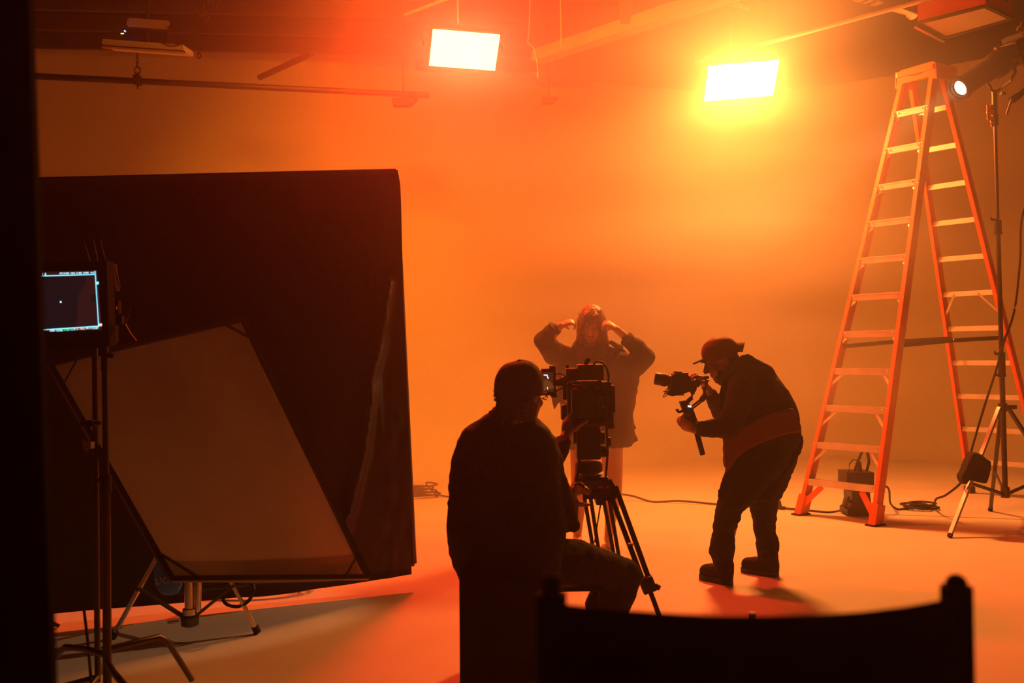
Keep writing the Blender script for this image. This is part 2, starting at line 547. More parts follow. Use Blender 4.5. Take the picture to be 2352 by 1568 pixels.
obj('knob', MB().cone(hub + Vector((.05, -.01, .28)), hub + Vector((.09, -.02, .29)), .010).ball(hub + Vector((.09, -.02, .29)), .014), M['chrome'], cs)
obj('knob', MB().cone(hub + Vector((-.10, -.03, .0)), hub + Vector((-.05, -.01, .0)), .008), M['chrome'], cs)

# blue sand bag with white letters hanging low on the flag
def text(name, s, loc, xdir, updir, size, m, parent, extr=0.001):
    cu = bpy.data.curves.new(name, 'FONT')
    cu.body = s
    cu.size = size
    cu.extrude = extr
    cu.align_x = 'CENTER'
    cu.align_y = 'CENTER'
    t = bpy.data.objects.new(name + '_t', cu)
    C.objects.link(t)
    dg = bpy.context.evaluated_depsgraph_get()
    me = bpy.data.meshes.new_from_object(t.evaluated_get(dg))
    bpy.data.objects.remove(t)
    x = Vector(xdir).normalized()
    z = x.cross(Vector(updir)).normalized()
    y = z.cross(x)
    mm = Matrix.Translation(Vector(loc)) @ Matrix((x, y, z)).transposed().to_4x4()
    me.transform(mm)
    me.name = name
    return link(name, me, m, parent, False)
M['blue'] = mat('blue_vinyl', (0.10, 0.32, 0.85), 0.4)
bgp = P(388, 1335, 5.22)
bg = thing('blue_bag', 'small blue bag with white lettering below the left corner of the diffusion frame', 'bag', (bgp.x, bgp.y, bgp.z))
b = MB()
b.ball(bgp, .10, (.75, .28, .75))
b.box(bgp + Vector((0, 0, .05)), (.15, .05, .10), None, .02)
blob('bag_body', b, M['blue'], bg, .008, .004, (14, 14, 14))
text('lettering', 'LIGHT', bgp + Vector((.012, -.036, .015)), (1, .35, .05), (0, 0, 1), .048, M['whitetape'], bg)
obj('strap', MB().tube([bgp + Vector((-.02, 0, .09)), bgp + Vector((-.03, .02, .2)), bgp + Vector((0, .05, .30))], .008), M['whitetape'], bg)

# curled cable lying behind the stand
def cable(name, pts, r, label, cat='cable', m=None, parent=None, group=None, res=8):
    pts = [Vector(p) for p in pts]
    out = []
    n = len(pts) - 1
    for i in range(n * res + 1):
        t = i / (n * res)
        x = min(t * n, n - 1e-6)
        k = int(x)
        f = x - k
        p = [pts[max(0, min(n, j))] for j in (k - 1, k, k + 1, k + 2)]
        out.append(0.5 * ((2 * p[1]) + (p[2] - p[0]) * f + (2 * p[0] - 5 * p[1] + 4 * p[2] - p[3]) * f * f + (3 * p[1] - p[0] - 3 * p[2] + p[3]) * f ** 3))
    o = obj(name, MB().tube(out, r, 8), m or M['rubber'], parent)
    if label:
        tag(o, label, cat, group)
    return o
CR = 0.009
c0 = F(560, 1385, CR)
loop = [Vector((c0.x + .30 * math.cos(a * .9 + 1) * (1 + .15 * math.sin(a * 2.3)), c0.y + .28 + .16 * math.sin(a * .9 + 1), CR + .002 * k)) for k, a in enumerate([i * .7 for i in range(30)])]
cable('coiled_cable', loop, .008, 'loose black cable coiled on the floor behind the low chrome stand')
cable('looped_cable', [P(520, 1350, 5.0), P(512, 1372, 4.98), P(522, 1388, 4.96), P(548, 1392, 4.95), P(572, 1378, 4.95), P(583, 1352, 4.95), P(574, 1338, 5.0), P(556, 1330, 5.1)], .009, 'thick black cable looping down behind the leg of the chrome stand')

# ------------------------------------------------------------------ front-left stands and monitor
ms = thing('monitor_stand', 'dark red-lit pole stand carrying the video monitor at the left', 'stand', (-1.6, 3.9, 0))
pt, pb = P(241, 835, 3.88), P(247, 1560, 3.88)
pb0 = pt + (pb - pt) * ((0 - pt.z) / (pb.z - pt.z))
obj('pole', MB().cone(pb0 + Vector((0, 0, .08)), P(244, 1100, 3.88), .0165).cone(P(244, 1100, 3.88), pt, .012), M['dsteel'], ms)
obj('collar', MB().cone(P(244, 1090, 3.88), P(244, 1130, 3.88), .021).cone(P(244, 1100, 3.88), P(225, 1103, 3.85), .007), M['black'], ms)
for pts in ([P(247, 1490, 3.88), P(290, 1480, 3.93), P(366, 1462, 4.03), P(385, 1473, 4.06), F(440, 1560, .012)],
            [P(247, 1520, 3.88), P(262, 1545, 3.70), P(300, 1590, 3.5), F(420, 1750, .012)],
            [P(247, 1505, 3.88), P(200, 1490, 4.0), P(150, 1485, 4.1), F(92, 1545, .012)]):
    obj('leg', MB().tube(pts, .0125, 10), M['dsteel'], ms)
s2 = thing('grip_stand', 'thin dark pole with a grip knuckle, just left of the monitor stand pole', 'stand', (-1.7, 3.95, 0))
qa, qb = P(218, 800, 3.98), P(217, 1060, 3.98)
obj('pole', MB().cone(qa, Vector((qb.x, qb.y, 0.10)), .0115), M['dsteel'], s2)
obj('knuckle', MB().box(P(207, 972, 3.95), (.035, .04, .024)).cone(P(188, 971, 3.95), P(232, 971, 3.95), .008).ball(P(190, 972, 3.95), .012), M['black'], s2)
obj('knuckle', MB().box(P(205, 1022, 3.95), (.030, .04, .026)).cone(P(192, 1010, 3.95), P(200, 1035, 3.95), .008), M['steel'], s2)
for pts in ([Vector((qb.x, qb.y, .12)), Vector((qb.x - .1, qb.y + .25, .10)), Vector((qb.x - .15, qb.y + .4, .012))],
            [Vector((qb.x, qb.y, .12)), Vector((qb.x - .25, qb.y - .2, .10)), Vector((qb.x - .4, qb.y - .3, .012))],
            [Vector((qb.x, qb.y, .12)), Vector((qb.x + .02, qb.y - .25, .10)), Vector((qb.x + .03, qb.y - .45, .012))]):
    obj('leg', MB().tube(pts, .011, 10), M['dsteel'], s2)
cable('hanging_cable', [P(193, 1400, 4.05), P(199, 1450, 4.02), P(205, 1510, 4.0), P(212, 1600, 3.9)], .006, 'thin dark cable dropping down left of the monitor stand foot')

mo = thing('video_monitor', 'video monitor with cyan frame lines and a dark picture', 'monitor', tuple(P(150, 690, 3.75)))
DM = 3.78
mc = [P(-60, 628, DM + .1), P(222, 621, DM), P(228, 758, DM), P(-50, 768, DM + .1)]
mx_, my_ = (mc[1] - mc[0]).normalized(), (mc[1] - mc[2]).normalized()
mn = mx_.cross(my_).normalized()
if mn.y > 0: mn = -mn
o_ = [P(-75, 608, DM + .1), P(243, 598, DM), P(250, 795, DM), P(-65, 806, DM + .1)]
obj('bezel', MB().prism([p - mn * .004 for p in o_], -mn * .045), M['matte'], mo, False)
W_, H_ = (mc[1] - mc[0]).length, (mc[1] - mc[2]).length
def em(name, col, s):
    return mat(name, (0.01, 0.01, 0.01), 0.3, emit=col, es=s)
def mpt(a, b_, lift=.001):
    """a: metres left of the picture's right edge, b_: metres below its top edge"""
    return mc[1] - mx_ * a - my_ * b_ + mn * lift
px_ = DM / FPX                                  # metres to a pixel there
def mq(name, x0, y0, x1, y1, m, lift=.002, n=1):
    """flat tile of the picture on screen, from the right edge (222) and top (622)"""
    return obj(name, MB().prism([mpt((222 - x0) * px_, (y0 - 622) * px_, lift), mpt((222 - x1) * px_, (y0 - 622) * px_, lift), mpt((222 - x1) * px_, (y1 - 622) * px_, lift), mpt((222 - x0) * px_, (y1 - 622) * px_, lift)], mn * .0004), m, mo, False)
sc = obj('screen', MB().prism([mpt(W_, 0, 0), mpt(0, 0, 0), mpt(-.010, H_, 0), mpt(W_, H_, 0)], -mn * .002), em('screen_brown', (0.16, 0.045, 0.045), 0.16), mo, False)
# dark figure in the picture
fig = [(60, 632), (192, 628), (194, 640), (192, 652), (184, 662), (176, 674), (171, 690), (169, 706), (168, 725), (166, 740), (162, 754), (60, 757)]
obj('picture_figure', MB().prism([mpt((222 - x) * px_, (y - 622) * px_, .0012) for x, y in fig], mn * .0003), em('screen_dark', (0.10, 0.055, 0.075), 0.09), mo, False)
fig = [(203, 682), (207, 677), (215, 675), (219, 680), (219, 694), (211, 696), (205, 690)]
obj('picture_shape', MB().prism([mpt((222 - x) * px_, (y - 622) * px_, .0012) for x, y in fig], mn * .0003), em('screen_dark2', (0.10, 0.055, 0.075), 0.09), mo, False)
cy = em('screen_cyan', (0.22, 0.75, 1.0), 1.6)
wh = em('screen_white', (0.62, 0.88, 1.0), 1.5)
gr = em('screen_green', (0.15, 0.95, 0.30), 1.3)
pk = em('screen_pink', (1.0, 0.72, 0.50), 1.2)
lines = MB()
def q2(mb, x0, y0, x1, y1, w2, lift=.003):
    a, c = mpt((222 - x0) * px_, (y0 - 622) * px_, lift), mpt((222 - x1) * px_, (y1 - 622) * px_, lift)
    mb.beam(a, c, w2 * px_, .0004, (c - a).cross(mn))
q2(lines, 60, 632, 219, 631, 2.0)
q2(lines, 219, 623, 222, 750, 2.0)
q2(lines, 66, 757.5, 223, 750, 2.0)
obj('frame_lines', lines, cy, mo, False)
for nm, s_, x_, y_, sz, m_ in (('screen_text', 'FPS 24.000  180.0  EI 800  5600K  +0.0', 172, 627, 9, wh), ('screen_text', '1.6', 88, 628, 9, wh)):
    text(nm, s_, mpt((222 - x_) * px_, (y_ - 622) * px_, .003), mx_, my_, sz * px_ * (.62 if len(s_) > 5 else 1), m_, mo, .0003)
for s_, x_, m_ in (('A001 C011', 112, wh), ('@ STBY', 136, gr), ('LUT', 156, cy), ('1:31 MIN', 173, pk), ('04:17:52:07', 205, wh)):
    text('screen_text', s_, mpt((222 - x_) * px_, (759.5 - (x_ - 100) * .05 - 622) * px_, .003), mx_, my_, 7 * px_, m_, mo, .0003)
mq('corner_mark', 220.5, 648, 227, 654, cy, .003)
mq('corner_mark', 223.5, 744, 230.5, 750, pk, .003)
mq('cursor_dot', 126, 691, 129.5, 695, wh, .003)
obj('bracket', MB().box(P(232, 775, DM + .08), (.10, .05, .05)).cone(P(240, 770, 3.86), P(241, 850, 3.88), .014).cone(P(228, 812, 3.86), P(262, 818, 3.86), .010), M['black'], mo)
# receiver with four aerials on the back of the monitor
rc = thing('wireless_receiver', 'black wireless receiver with thin red-edged aerials above the monitor', 'receiver', tuple(P(240, 650, 3.9)))
obj('case', MB().box(P(246, 640, 3.93), (.075, .05, .11), Euler((0, R(-6), 0)).to_matrix(), .006), M['matte'], rc)
M['aerial'] = mat('aerial_rubber', (0.05, 0.012, 0.01), 0.3)
for (x0, y0), (x1, y1) in (((193, 556), (207, 592)), ((214, 551), (224, 590)), ((230, 551), (241, 588)), ((241, 590), (247, 612)), ((263, 612), (275, 646))):
    obj('aerial', MB().cone(P(x1, y1 + 12, 3.91), P(x0, y0, 3.91), .0042, .003, 8), M['aerial'], rc)
    
ac = thing('cable_bundle', 'small hooks and cables glinting beside the right edge of the monitor', 'cable', tuple(P(280, 740, 3.85)))
obj('rod', MB().tube([P(299, 707, 3.85), P(296, 722, 3.85), P(287, 744, 3.85)], .0035), M['dsteel'], ac)
obj('rod', MB().tube([P(287, 744, 3.85), P(297, 762, 3.85), P(304, 772, 3.85), P(313, 783, 3.85)], .0035), M['brass'], ac)
obj('clamp', MB().box(P(262, 705, 3.87), (.045, .03, .05)).box(P(258, 760, 3.87), (.035, .03, .09)).ball(P(266, 706, 3.85), .008).box(P(268, 735, 3.87), (.05, .03, .03)), M['matte'], ac)
obj('clamp_tip', MB().box(P(265, 707, 3.84), (.010, .006, .012)), M['chrome'], ac)

# black v-flat very near at the left
vf = thing('upright_board', 'black upright board close by, filling the left edge of the view', 'board', (-0.9, 1.5, 0))
a, c = P(64, 0, 1.55), P(116, 1500, 1.55)
a2 = c + (a - c) * ((2.45 - c.z) / (a.z - c.z)); c2 = c + (a - c) * ((0 - c.z) / (a.z - c.z))
obj('sheet', MB().prism([c2, a2, a2 + Vector((-1.2, -.15, 0)), c2 + Vector((-1.2, -.15, 0))], (0, .012, 0)), M['matte'], vf, False)
obj('edge_tape', MB().prism([c2 + Vector((0, -.001, 0)), a2 + Vector((0, -.001, 0)), a2 + Vector((0.002, .014, 0)), c2 + Vector((.002, .014, 0))], (0.001, 0, 0)), M['matte'], vf, False)

# ================================================================== step ladder
FL, FR = F(1829, 1183), F(2006, 1209)
edge = (FR - FL).normalized()
RL = F(2232, 1131)
RR = RL + edge * ((FR - FL).length * 1.02)
TC = P(2104, 176, 8.05)
TLt, TRt = TC - edge * .145, TC + edge * .145
back = ((RL + RR) / 2 - (FL + FR) / 2); back.z = 0; back.normalize()
TLr, TRr = TLt + back * .16, TRt + back * .16
ld = thing('step_ladder', 'tall orange fibreglass step ladder standing open at the right', 'ladder', tuple((FL + FR + RL + RR) / 4))
up = Vector((0, 0, 1))
rails = {}
for nm, p0, p1, wd, dp, off in (('L', FL, TLt, .030, .085, .045), ('R', FR, TRt, .030, .085, .045)):
    p0, p1 = p0 + Vector((0, 0, .0)), p1
    ax = (p1 - p0).normalized()
    n = ax.cross(edge).normalized()
    if n.dot(back) < 0: n = -n
    m = MB()
    sgn = 1 if nm == 'L' else -1
    # channel: web plus two lips, open to the inside
    m.beam(p0 + n * off, p1 + n * off, .006, dp, edge)
    m.beam(p0 + n * .003 + edge * sgn * .015, p1 + n * .003 + edge * sgn * .015, .034, .006, edge)
    m.beam(p0 + n * (dp + .0) + edge * sgn * .015, p1 + n * (dp + .0) + edge * sgn * .015, .034, .006, edge)
    obj('front_rail', m, M['orange'], ld, False)
    rails[nm] = (p0, p1, n)
nF = rails['L'][2]
for nm, p0, p1 in (('L', RL, TLr), ('R', RR, TRr)):
    ax = (p1 - p0).normalized()
    sgn = 1 if nm == 'L' else -1
    m = MB()
    m.beam(p0 - back * .03, p1 - back * .03, .006, .060, edge)
    m.beam(p0 - back * .06 + edge * sgn * .013, p1 - back * .06 + edge * sgn * .013, .030, .006, edge)
    m.beam(p0 + edge * sgn * .013, p1 + edge * sgn * .013, .030, .006, edge)
    obj('rear_rail', m, M['orange'], ld, False)
    obj('rear_foot', MB().box(p0 + Vector((0, 0, .03)) - back * .03, (.07, .08, .06), rot_to(up)), M['rubber'], ld)
Htop = TC.z
NST = 12
def on(a, b_, z):
    return a + (b_ - a) * ((z - a.z) / (b_.z - a.z))
for k in range(1, NST):
    z = k * .2985
    a, c = on(FL, TLt, z), on(FR, TRt, z)
    m = MB()
    a2, c2 = a + edge * .006, c - edge * .006
    dpt = .082
    m.beam((a2 + nF * dpt / 2), (c2 + nF * dpt / 2), dpt, .004, back)           # tread
    m.beam(a2 + nF * .002 - up * .026, c2 + nF * .002 - up * .026, .052, .003, up)  # front face
    m.beam(a2 + nF * dpt - up * .012, c2 + nF * dpt - up * .012, .024, .003, up)
    for q in range(5):
        m.beam(a2 + nF * (.012 + q * .014) + up * .003, c2 + nF * (.012 + q * .014) + up * .003, .003, .002, back)
    st = obj('step', m, M['alu'], ld, False)
    rv = MB()
    for e_, s_ in ((a, 1), (c, -1)):
        for dx, dz in ((.012, -.012), (.012, -.036), (.055, -.02)):
            rv.ball(e_ + edge * s_ * dx - nF * .003 + up * dz, .0055, n=8)
    tag(obj('rivets', rv, M['chrome'], st), kind='stuff')
    # corner braces
    big = k == 1
    ln = .20 if k == 1 else (.15 if k in (2, 3) else (.12 if k == 4 else .065))
    wd = .05 if big else (.022 if k < 5 else .035)
    for e_, s_, pa, pb_ in ((a, 1, FL, TLt), (c, -1, FR, TRt)):
        low = on(pa, pb_, z - .03 - ln) + edge * s_ * .008
        hi = e_ + edge * s_ * (ln * .78) - up * .05
        obj('corner_brace', MB().beam(low + nF * .010, hi + nF * .010, wd, .003, (hi - low).cross(nF)), M['orange'] if big else M['alu'], ld, False)
for k in range(1, NST):
    z = k * .2985 + .01
    a, c = on(RL, TLr, z) + edge * .02 - back * .03, on(RR, TRr, z) - edge * .02 - back * .03
    obj('rear_rung', MB().beam(a, c, .030, .042, back), M['alu'], ld, False)
    if k in (6,):
        for e_, s_, pa, pb_ in ((a, 1, RL, TLr), (c, -1, RR, TRr)):
            low = on(pa, pb_, z - .18) + edge * s_ * .02
            obj('corner_brace', MB().beam(low - back * .04, e_ + edge * s_ * .13 - back * .04, .018, .003, edge), M['alu'], ld, False)
# top cap with lips reaching down the rails
m = MB()
mid_t = (TLt + TRt) / 2
m.box(mid_t + back * .10 + up * .045, (.33, .24, .05), Matrix((edge, back, up)).transposed(), .012)
cap_prof = [(-.175, -.07), (-.150, .055), (-.13, .075), (.13, .085), (.165, .080), (.175, -.05), (.145, -.055), (.125, -.03), (-.11, -.035), (-.14, -.07)]
m.prism([mid_t - nF * .012 + edge * x + up * z for x, z in cap_prof], nF * .014)
for s_ in (-1, 1):
    m.prism([mid_t + edge * s_ * .168 - nF * .01 + up * .07, mid_t + edge * s_ * .168 + back * .24 + up * .07, mid_t + edge * s_ * .175 + back * .24 - up * .05, mid_t + edge * s_ * .175 - nF * .01 - up * .06], edge * s_ * .008)
cap = obj('top_cap', m, M['orange'], ld, False)
lg = MB()
lc = mid_t - nF * .015 + up * .028
lg.tube([lc + edge * .068 * math.cos(a_) + up * .020 * math.sin(a_) for a_ in [i * PI / 16 for i in range(32)]], .0025, 6, True)
obj('logo_ring', lg, M['black'], cap)
text('logo_lettering', 'WERNER', lc - nF * .001, edge, (0, 0, 1), .026, M['black'], cap, .0008)
# feet
for p0, p1, s_ in ((FL, TLt, 1), (FR, TRt, -1)):
    m = MB()
    c0_, c1_ = p0 + edge * s_ * .012 + nF * .045, on(p0, p1, .17) + edge * s_ * .012 + nF * .045
    m.beam(c0_ + up * .012, c1_, .060, .105, edge)
    ft = obj('foot_boot', m, M['orange'], ld, False)
    m = MB()
    m.box(p0 + edge * s_ * .012 + nF * .045 + up * .012, (.085, .125, .024), Matrix((edge, back, up)).transposed(), .005)
    obj('rubber_pad', m, M['rubber'], ft)
# spreader bars
for (a0, a1), (c0_, c1_) in (((FL, TLt), (RL, TLr)), ((FR, TRt), (RR, TRr))):
    a, c = on(a0, a1, 1.38) + nF * .05, on(c0_, c1_, 1.42) - back * .03
    mid = a.lerp(c, .5) + up * .008
    sgn = 1 if a0 is FL else -1
    m = MB()
    m.beam(a + edge * sgn * .03, mid + edge * sgn * .03, .034, .004, up).beam(mid + edge * sgn * .035, c + edge * sgn * .03, .034, .004, up).cone(mid + edge * sgn * .02, mid + edge * sgn * .045, .016)
    obj('spreader_bar', m, M['dsteel'], ld, False)

# ================================================================== spot light on its tall stand
SD = 7.5
sp_ = thing('light_stand', 'tall dark light stand with spread tripod legs, right of the step ladder', 'light stand', (F(2308, 1137, .25).x, 7.45, 0))
pb = P(2309, 1133, SD)
pt = P(2284, 232, SD)
J = lambda y: P(2309 + (2284 - 2309) * (1133 - y) / (1133 - 232), y, SD)
obj('pole', MB().cone(pb, J(820), .0195).cone(J(820), J(510), .0165).cone(J(510), J(285), .013), M['dsteel'], sp_)
for y, hh in ((835, 26), (520, 14)):
    c_ = obj('collar', MB().cone(J(y + hh), J(y - hh), .026).cone(J(y + hh + 4), J(y + hh), .030), M['black'], sp_)
    for dy in ((-24, 24) if y > 600 else (-16,)):
        q = J(y + dy)
        obj('wing_knob', MB().cone(q, q + Vector((-.055, -.02, 0)), .006).ball(q + Vector((-.06, -.02, .008)), .013, (.6, .6, 1)).ball(q + Vector((-.048, -.02, -.008)), .010, (1, .6, .6)), M['black'], c_)
hubl, hubu = P(2309, 1133, SD), P(2303, 935, SD)
obj('hub', MB().cone(hubl - up * .03, hubl + up * .05, .032), M['dsteel'], sp_)
obj('hub', MB().cone(hubu - up * .03, hubu + up * .03, .032).box(hubu + Vector((.05, 0, 0)), (.10, .03, .03)), M['dsteel'], sp_)
sfeet = [F(2181, 1231, .012), F(2480, 1190, .012), F(2225, 1133, .012)]
sfeet[2] = Vector((hubl.x + .20, hubl.y + .66, .012))
for i, ft in enumerate(sfeet):
    o2 = (ft - hubl); o2.z = 0; o2.normalize()
    top = hubu + o2 * .045
    sd = o2.cross(up)
    l_ = obj('leg', MB().beam(top, ft, .028, .022, sd), M['steel'] if i == 0 else M['dsteel'], sp_, False)
    obj('rubber_tip', MB().cone(ft - (ft - top).normalized() * .02, ft - up * .004, .019, n=12), M['rubber'], l_)
    mid = top.lerp(ft, .60)
    obj('brace', MB().beam(hubl + o2 * .03, mid, .024, .010, up), M['dsteel'], sp_, False)

lk = thing('spot_light', 'black ellipsoidal spot light shining down left from the tall stand', 'spot light', tuple(P(2270, 180, SD)))
LP_ = P(2203, 204, 7.20)
bd = (Vector((-1.15, 5.45, 0.55)) - LP_).normalized()
rm = rot_to(bd)
def lk_(r_z, n=28):
    return Matrix.Translation(LP_) @ rm.to_4x4()
T_ = lk_(0)
obj('lens_tube', MB().lathe([(.062, -.26), (.075, -.24), (.078, -.03), (.092, -.02), (.092, .02), (.078, .02), (.074, -.01), (.070, -.02)], T_, 32), M['black'], lk)
obj('barrel', MB().lathe([(.05, -.60), (.085, -.58), (.098, -.52), (.098, -.40), (.080, -.36), (.078, -.24), (.070, -.22)], T_, 32), M['black'], lk)
rear = LP_ - bd * .68
obj('lamp_house', MB().box(rear + bd * .02, (.17, .19, .16), rm, .03).box(rear - bd * .09, (.12, .13, .09), rm, .02), M['black'], lk)
obj('rear_fins', MB().box(rear + bd * .05 + up * .02, (.19, .01, .12), rm).box(rear + bd * .02 + up * .02, (.19, .21, .01), rm).box(rear - bd * .02 + up * .02, (.19, .21, .01), rm), M['plastic'], lk)
lensm = mat('lit_lens', (0.9, 0.9, 0.9), 0.1, emit=(1.0, 0.78, 0.55), es=6.0)
obj('lens', MB().lathe([(.001, .000), (.03, -.002), (.052, -.008), (.060, -.020), (.060, -.024), (.001, -.024)], T_ @ Matrix.Translation((0, 0, -.01)), 32), lensm, lk)
obj('lens_ring', MB().tube([T_ @ Vector((.066 * math.cos(a_), .066 * math.sin(a_), .0)) for a_ in [i * PI / 16 for i in range(32)]], .006, 8, True), M['plastic'], lk)
obj('shutter_handle', MB().box(LP_ - bd * .44 + up * .12, (.006, .03, .05), rm).box(LP_ - bd * .42 + up * .125, (.03, .004, .03), rm), M['brass'], lk)
obj('shutter_handle', MB().box(LP_ - bd * .70 + up * .15, (.05, .02, .03), Euler((.4, .3, .2)).to_matrix()).cone(LP_ - bd * .70 + up * .14, LP_ - bd * .72 + up * .20, .008), M['brass'], lk)
yk0 = P(2284, 214, SD)
side = bd.cross(up).normalized()
ybase = yk0
ctr = LP_ - bd * .46
obj('yoke', MB().tube([ctr + side * .125, ctr + side * .13 - up * .11, ctr + side * .09 - up * .16, Vector((ybase.x, ybase.y, ybase.z)) , ctr - side * .09 - up * .16, ctr - side * .13 - up * .11, ctr - side * .125], .012), M['black'], lk)
obj('receiver', MB().cone(ybase + up * .02, J(285), .020).cone(J(262), J(288), .024), M['black'], lk)
obj('bolt', MB().cone(ctr + side * .12, ctr + side * .16, .02).ball(ctr + side * .16, .018), M['steel'], lk)
obj('handle', MB().tube([ctr - side * .12 + up * .0, ctr - side * .20 - up * .04, ctr - side * .22 - up * .12], .008), M['black'], lk)
sl = bpy.data.lights.new('spot_light_beam', 'SPOT')
sl.energy = SPOT_W
sl.color = (1.0, 0.50, 0.20)
sl.spot_size = R(15)
sl.spot_blend = 0.35
sl.shadow_soft_size = 0.05
so = bpy.data.objects.new('spot_light_beam', sl)
C.objects.link(so)
so.matrix_world = Matrix.Translation(LP_ + bd * .03) @ rot_to(-bd).to_4x4()
so.parent = lk
so.matrix_parent_inverse = Matrix.Translation(-Vector(lk.location))

# clothes pins clipped under the lamp
for i, (x, y, hh, l_) in enumerate(((2268, 258, 17, 'left red clothes pin clipped to the stand under the spot light'), (2276, 252, 12, 'upper right red clothes pin clipped to the stand under the spot light'), (2277, 279, 12, 'lowest clothes pin with a pale end, clipped to the stand under the spot light'))):
    t = thing('clothes_pin', l_, 'clothes pin', tuple(P(x, y, 7.44)), 'clothes pins under the spot light')
    a, c = P(x, y - hh, 7.44), P(x + 1, y + hh, 7.44)
    obj('jaw', MB().beam(a, c, .010, .008, (1, 0, 0)), M['redtape'], t, False)
    obj('jaw', MB().beam(a + Vector((.012, .006, 0)), c + Vector((.012, .004, 0)), .010, .008, (1, 0, 0)), M['redtape'] if i < 2 else M['whitetape'], t, False)
    obj('spring', MB().cone(P(x, y, 7.43) + Vector((-.008, 0, 0)), P(x, y, 7.43) + Vector((.02, 0, 0)), .0065), M['chrome'], t)
    
ga = thing('grip_clamp', 'dark grip clamp on an arm reaching in behind the spot light at the right edge', 'clamp', tuple(P(2330, 220, 7.6)))
obj('arm', MB().cone(P(2326, 232, 7.6), P(2420, 150, 7.7), .022), M['black'], ga)
obj('handle', MB().cone(P(2324, 228, 7.6), P(2312, 263, 7.6), .012, .009), M['steel'], ga)
obj('jaw', MB().box(P(2330, 226, 7.6), (.06, .05, .05), Euler((0, -.6, 0)).to_matrix()).box(P(2303, 215, 7.6), (.03, .04, .02)), M['black'], ga)
obj('drop_rod', MB().cone(P(2420, 150, 7.7), Vector((P(2420, 150, 7.7).x, 7.7, CEIL)), .016), M['black'], ga)

# sand bag hung on the leg
sb = P(2248, 1078, 7.35)
b = MB()
b.prism([P(x, y, 7.15) for x, y in ((2236, 1040), (2258, 1043), (2264, 1052), (2279, 1060), (2276, 1082), (2268, 1112), (2250, 1108), (2228, 1102), (2222, 1116), (2213, 1108), (2210, 1093), (2218, 1080), (2224, 1062))], (0, .10, 0))
bo = blob('bag', b, M['fabric'], None, .012, .006, (10, 10, 10), 4)
bo.name = 'sand_bag'
tag(bo, 'black sand bag hanging on the left leg of the tall light stand', 'sand bag')

cable('power_cable', [P(2420, 330, 7.55), P(2352, 480, 7.55), P(2343, 600, 7.55), P(2330, 712, 7.5), P(2306, 785, 7.45), P(2288, 850, 7.43), P(2262, 930, 7.42), P(2238, 1010, 7.3), P(2226, 1052, 7.24)], .0085, 'black cable running from the top right down the tall light stand to the sand bag')
cc = F(2112, 1166, .01)
pts = [P(2213, 1102, 7.3), P(2195, 1120, 7.5), P(2170, 1138, 7.8), P(2150, 1146, 8.0)]
for i in range(26):
    a_ = i * .95
    rr_ = .085 + .03 * math.sin(i * 1.3)
    pts.append(Vector((cc.x + rr_ * 1.35 * math.cos(a_), cc.y + rr_ * 1.2 * math.sin(a_), .010 + .0016 * i)))
pts += [F(2082, 1168, .01), F(2060, 1168, .01), F(2045, 1155, .01), P(2042, 1125, 8.2), P(2030, 1117, 8.1), P(2000, 1130, 8.1)]
cable('coiled_extension', pts, .0085, 'coiled black extension cable on the floor between the ladder and the tall stand', group=None)
obj_ = MB()
a, c = F(1420, 1134, .008), F(1450, 1138, .008)
cable('floor_cable', [F(1330, 1128, .008), F(1380, 1130, .008), F(1420, 1134, .008), F(1455, 1139, .008), F(1500, 1152, .008), F(1560, 1150, .008), F(1640, 1157, .008), F(1720, 1162, .008), F(1790, 1166, .008), F(1850, 1171, .008), F(1900, 1176, .008), F(1930, 1172, .008), P(1943, 1160, 8.06), P(1950, 1140, 8.05)], .009, 'long black cable snaking over the floor behind the stooping man')
# plug on the floor cable
pl = P(1788, 1158, 8.45)
obj_ = MB().box(pl, (.045, .05, .07), Euler((0, R(-12), 0)).to_matrix(), .01).box(F(1797, 1166, .014), (.05, .04, .025), None, .006)
tag(obj('cable_connector', obj_, M['rubber'], None), 'small black connector standing up on the floor cable behind the ladder foot', 'connector')

# power distribution unit
pd = thing('power_box', 'black portable power box with cables on top, behind the ladder steps', 'power box', tuple(F(1975, 1186)))
DB = 8.02
def slab(name, pts, d0, th, m, parent, bev=0):
    return obj(name, MB().prism([P(x, y, d0) for x, y in pts], (0, th, 0)), m, parent, False)
slab('base', [(1947, 1182), (1947, 1170), (1953, 1166), (1957, 1150), (1956, 1130), (1998, 1130), (2002, 1160), (2000, 1183)], DB, .20, M['plastic'], pd)
slab('head_block', [(1945, 1085), (2008, 1085), (2008, 1118), (1962, 1134), (1945, 1116)], DB - .02, .22, M['black'], pd)
obj('socket', MB().box(P(1952, 1150, DB - .01), (.04, .05, .03), Euler((0, .5, 0)).to_matrix(), .005), M['rubber'], pd)
obj('outlet', MB().cone(P(1975, 1084, DB + .05), P(1974, 1060, DB + .05), .020, .014), M['rubber'], pd)
obj('carry_strap', MB().tube([P(1990, 1084, DB + .08), P(1996, 1060, DB + .08), P(1992, 1036, DB + .08), P(1982, 1033, DB + .08), P(1972, 1055, DB + .08), P(1962, 1084, DB + .08)], .012), M['rubber'], pd)
obj('lead', MB().tube([P(1950, 1085, DB + .05), P(1951, 1065, DB + .05), P(1960, 1055, DB + .05), P(1972, 1056, DB + .05), P(1976, 1070, DB + .05)], .005), M['rubber'], pd)

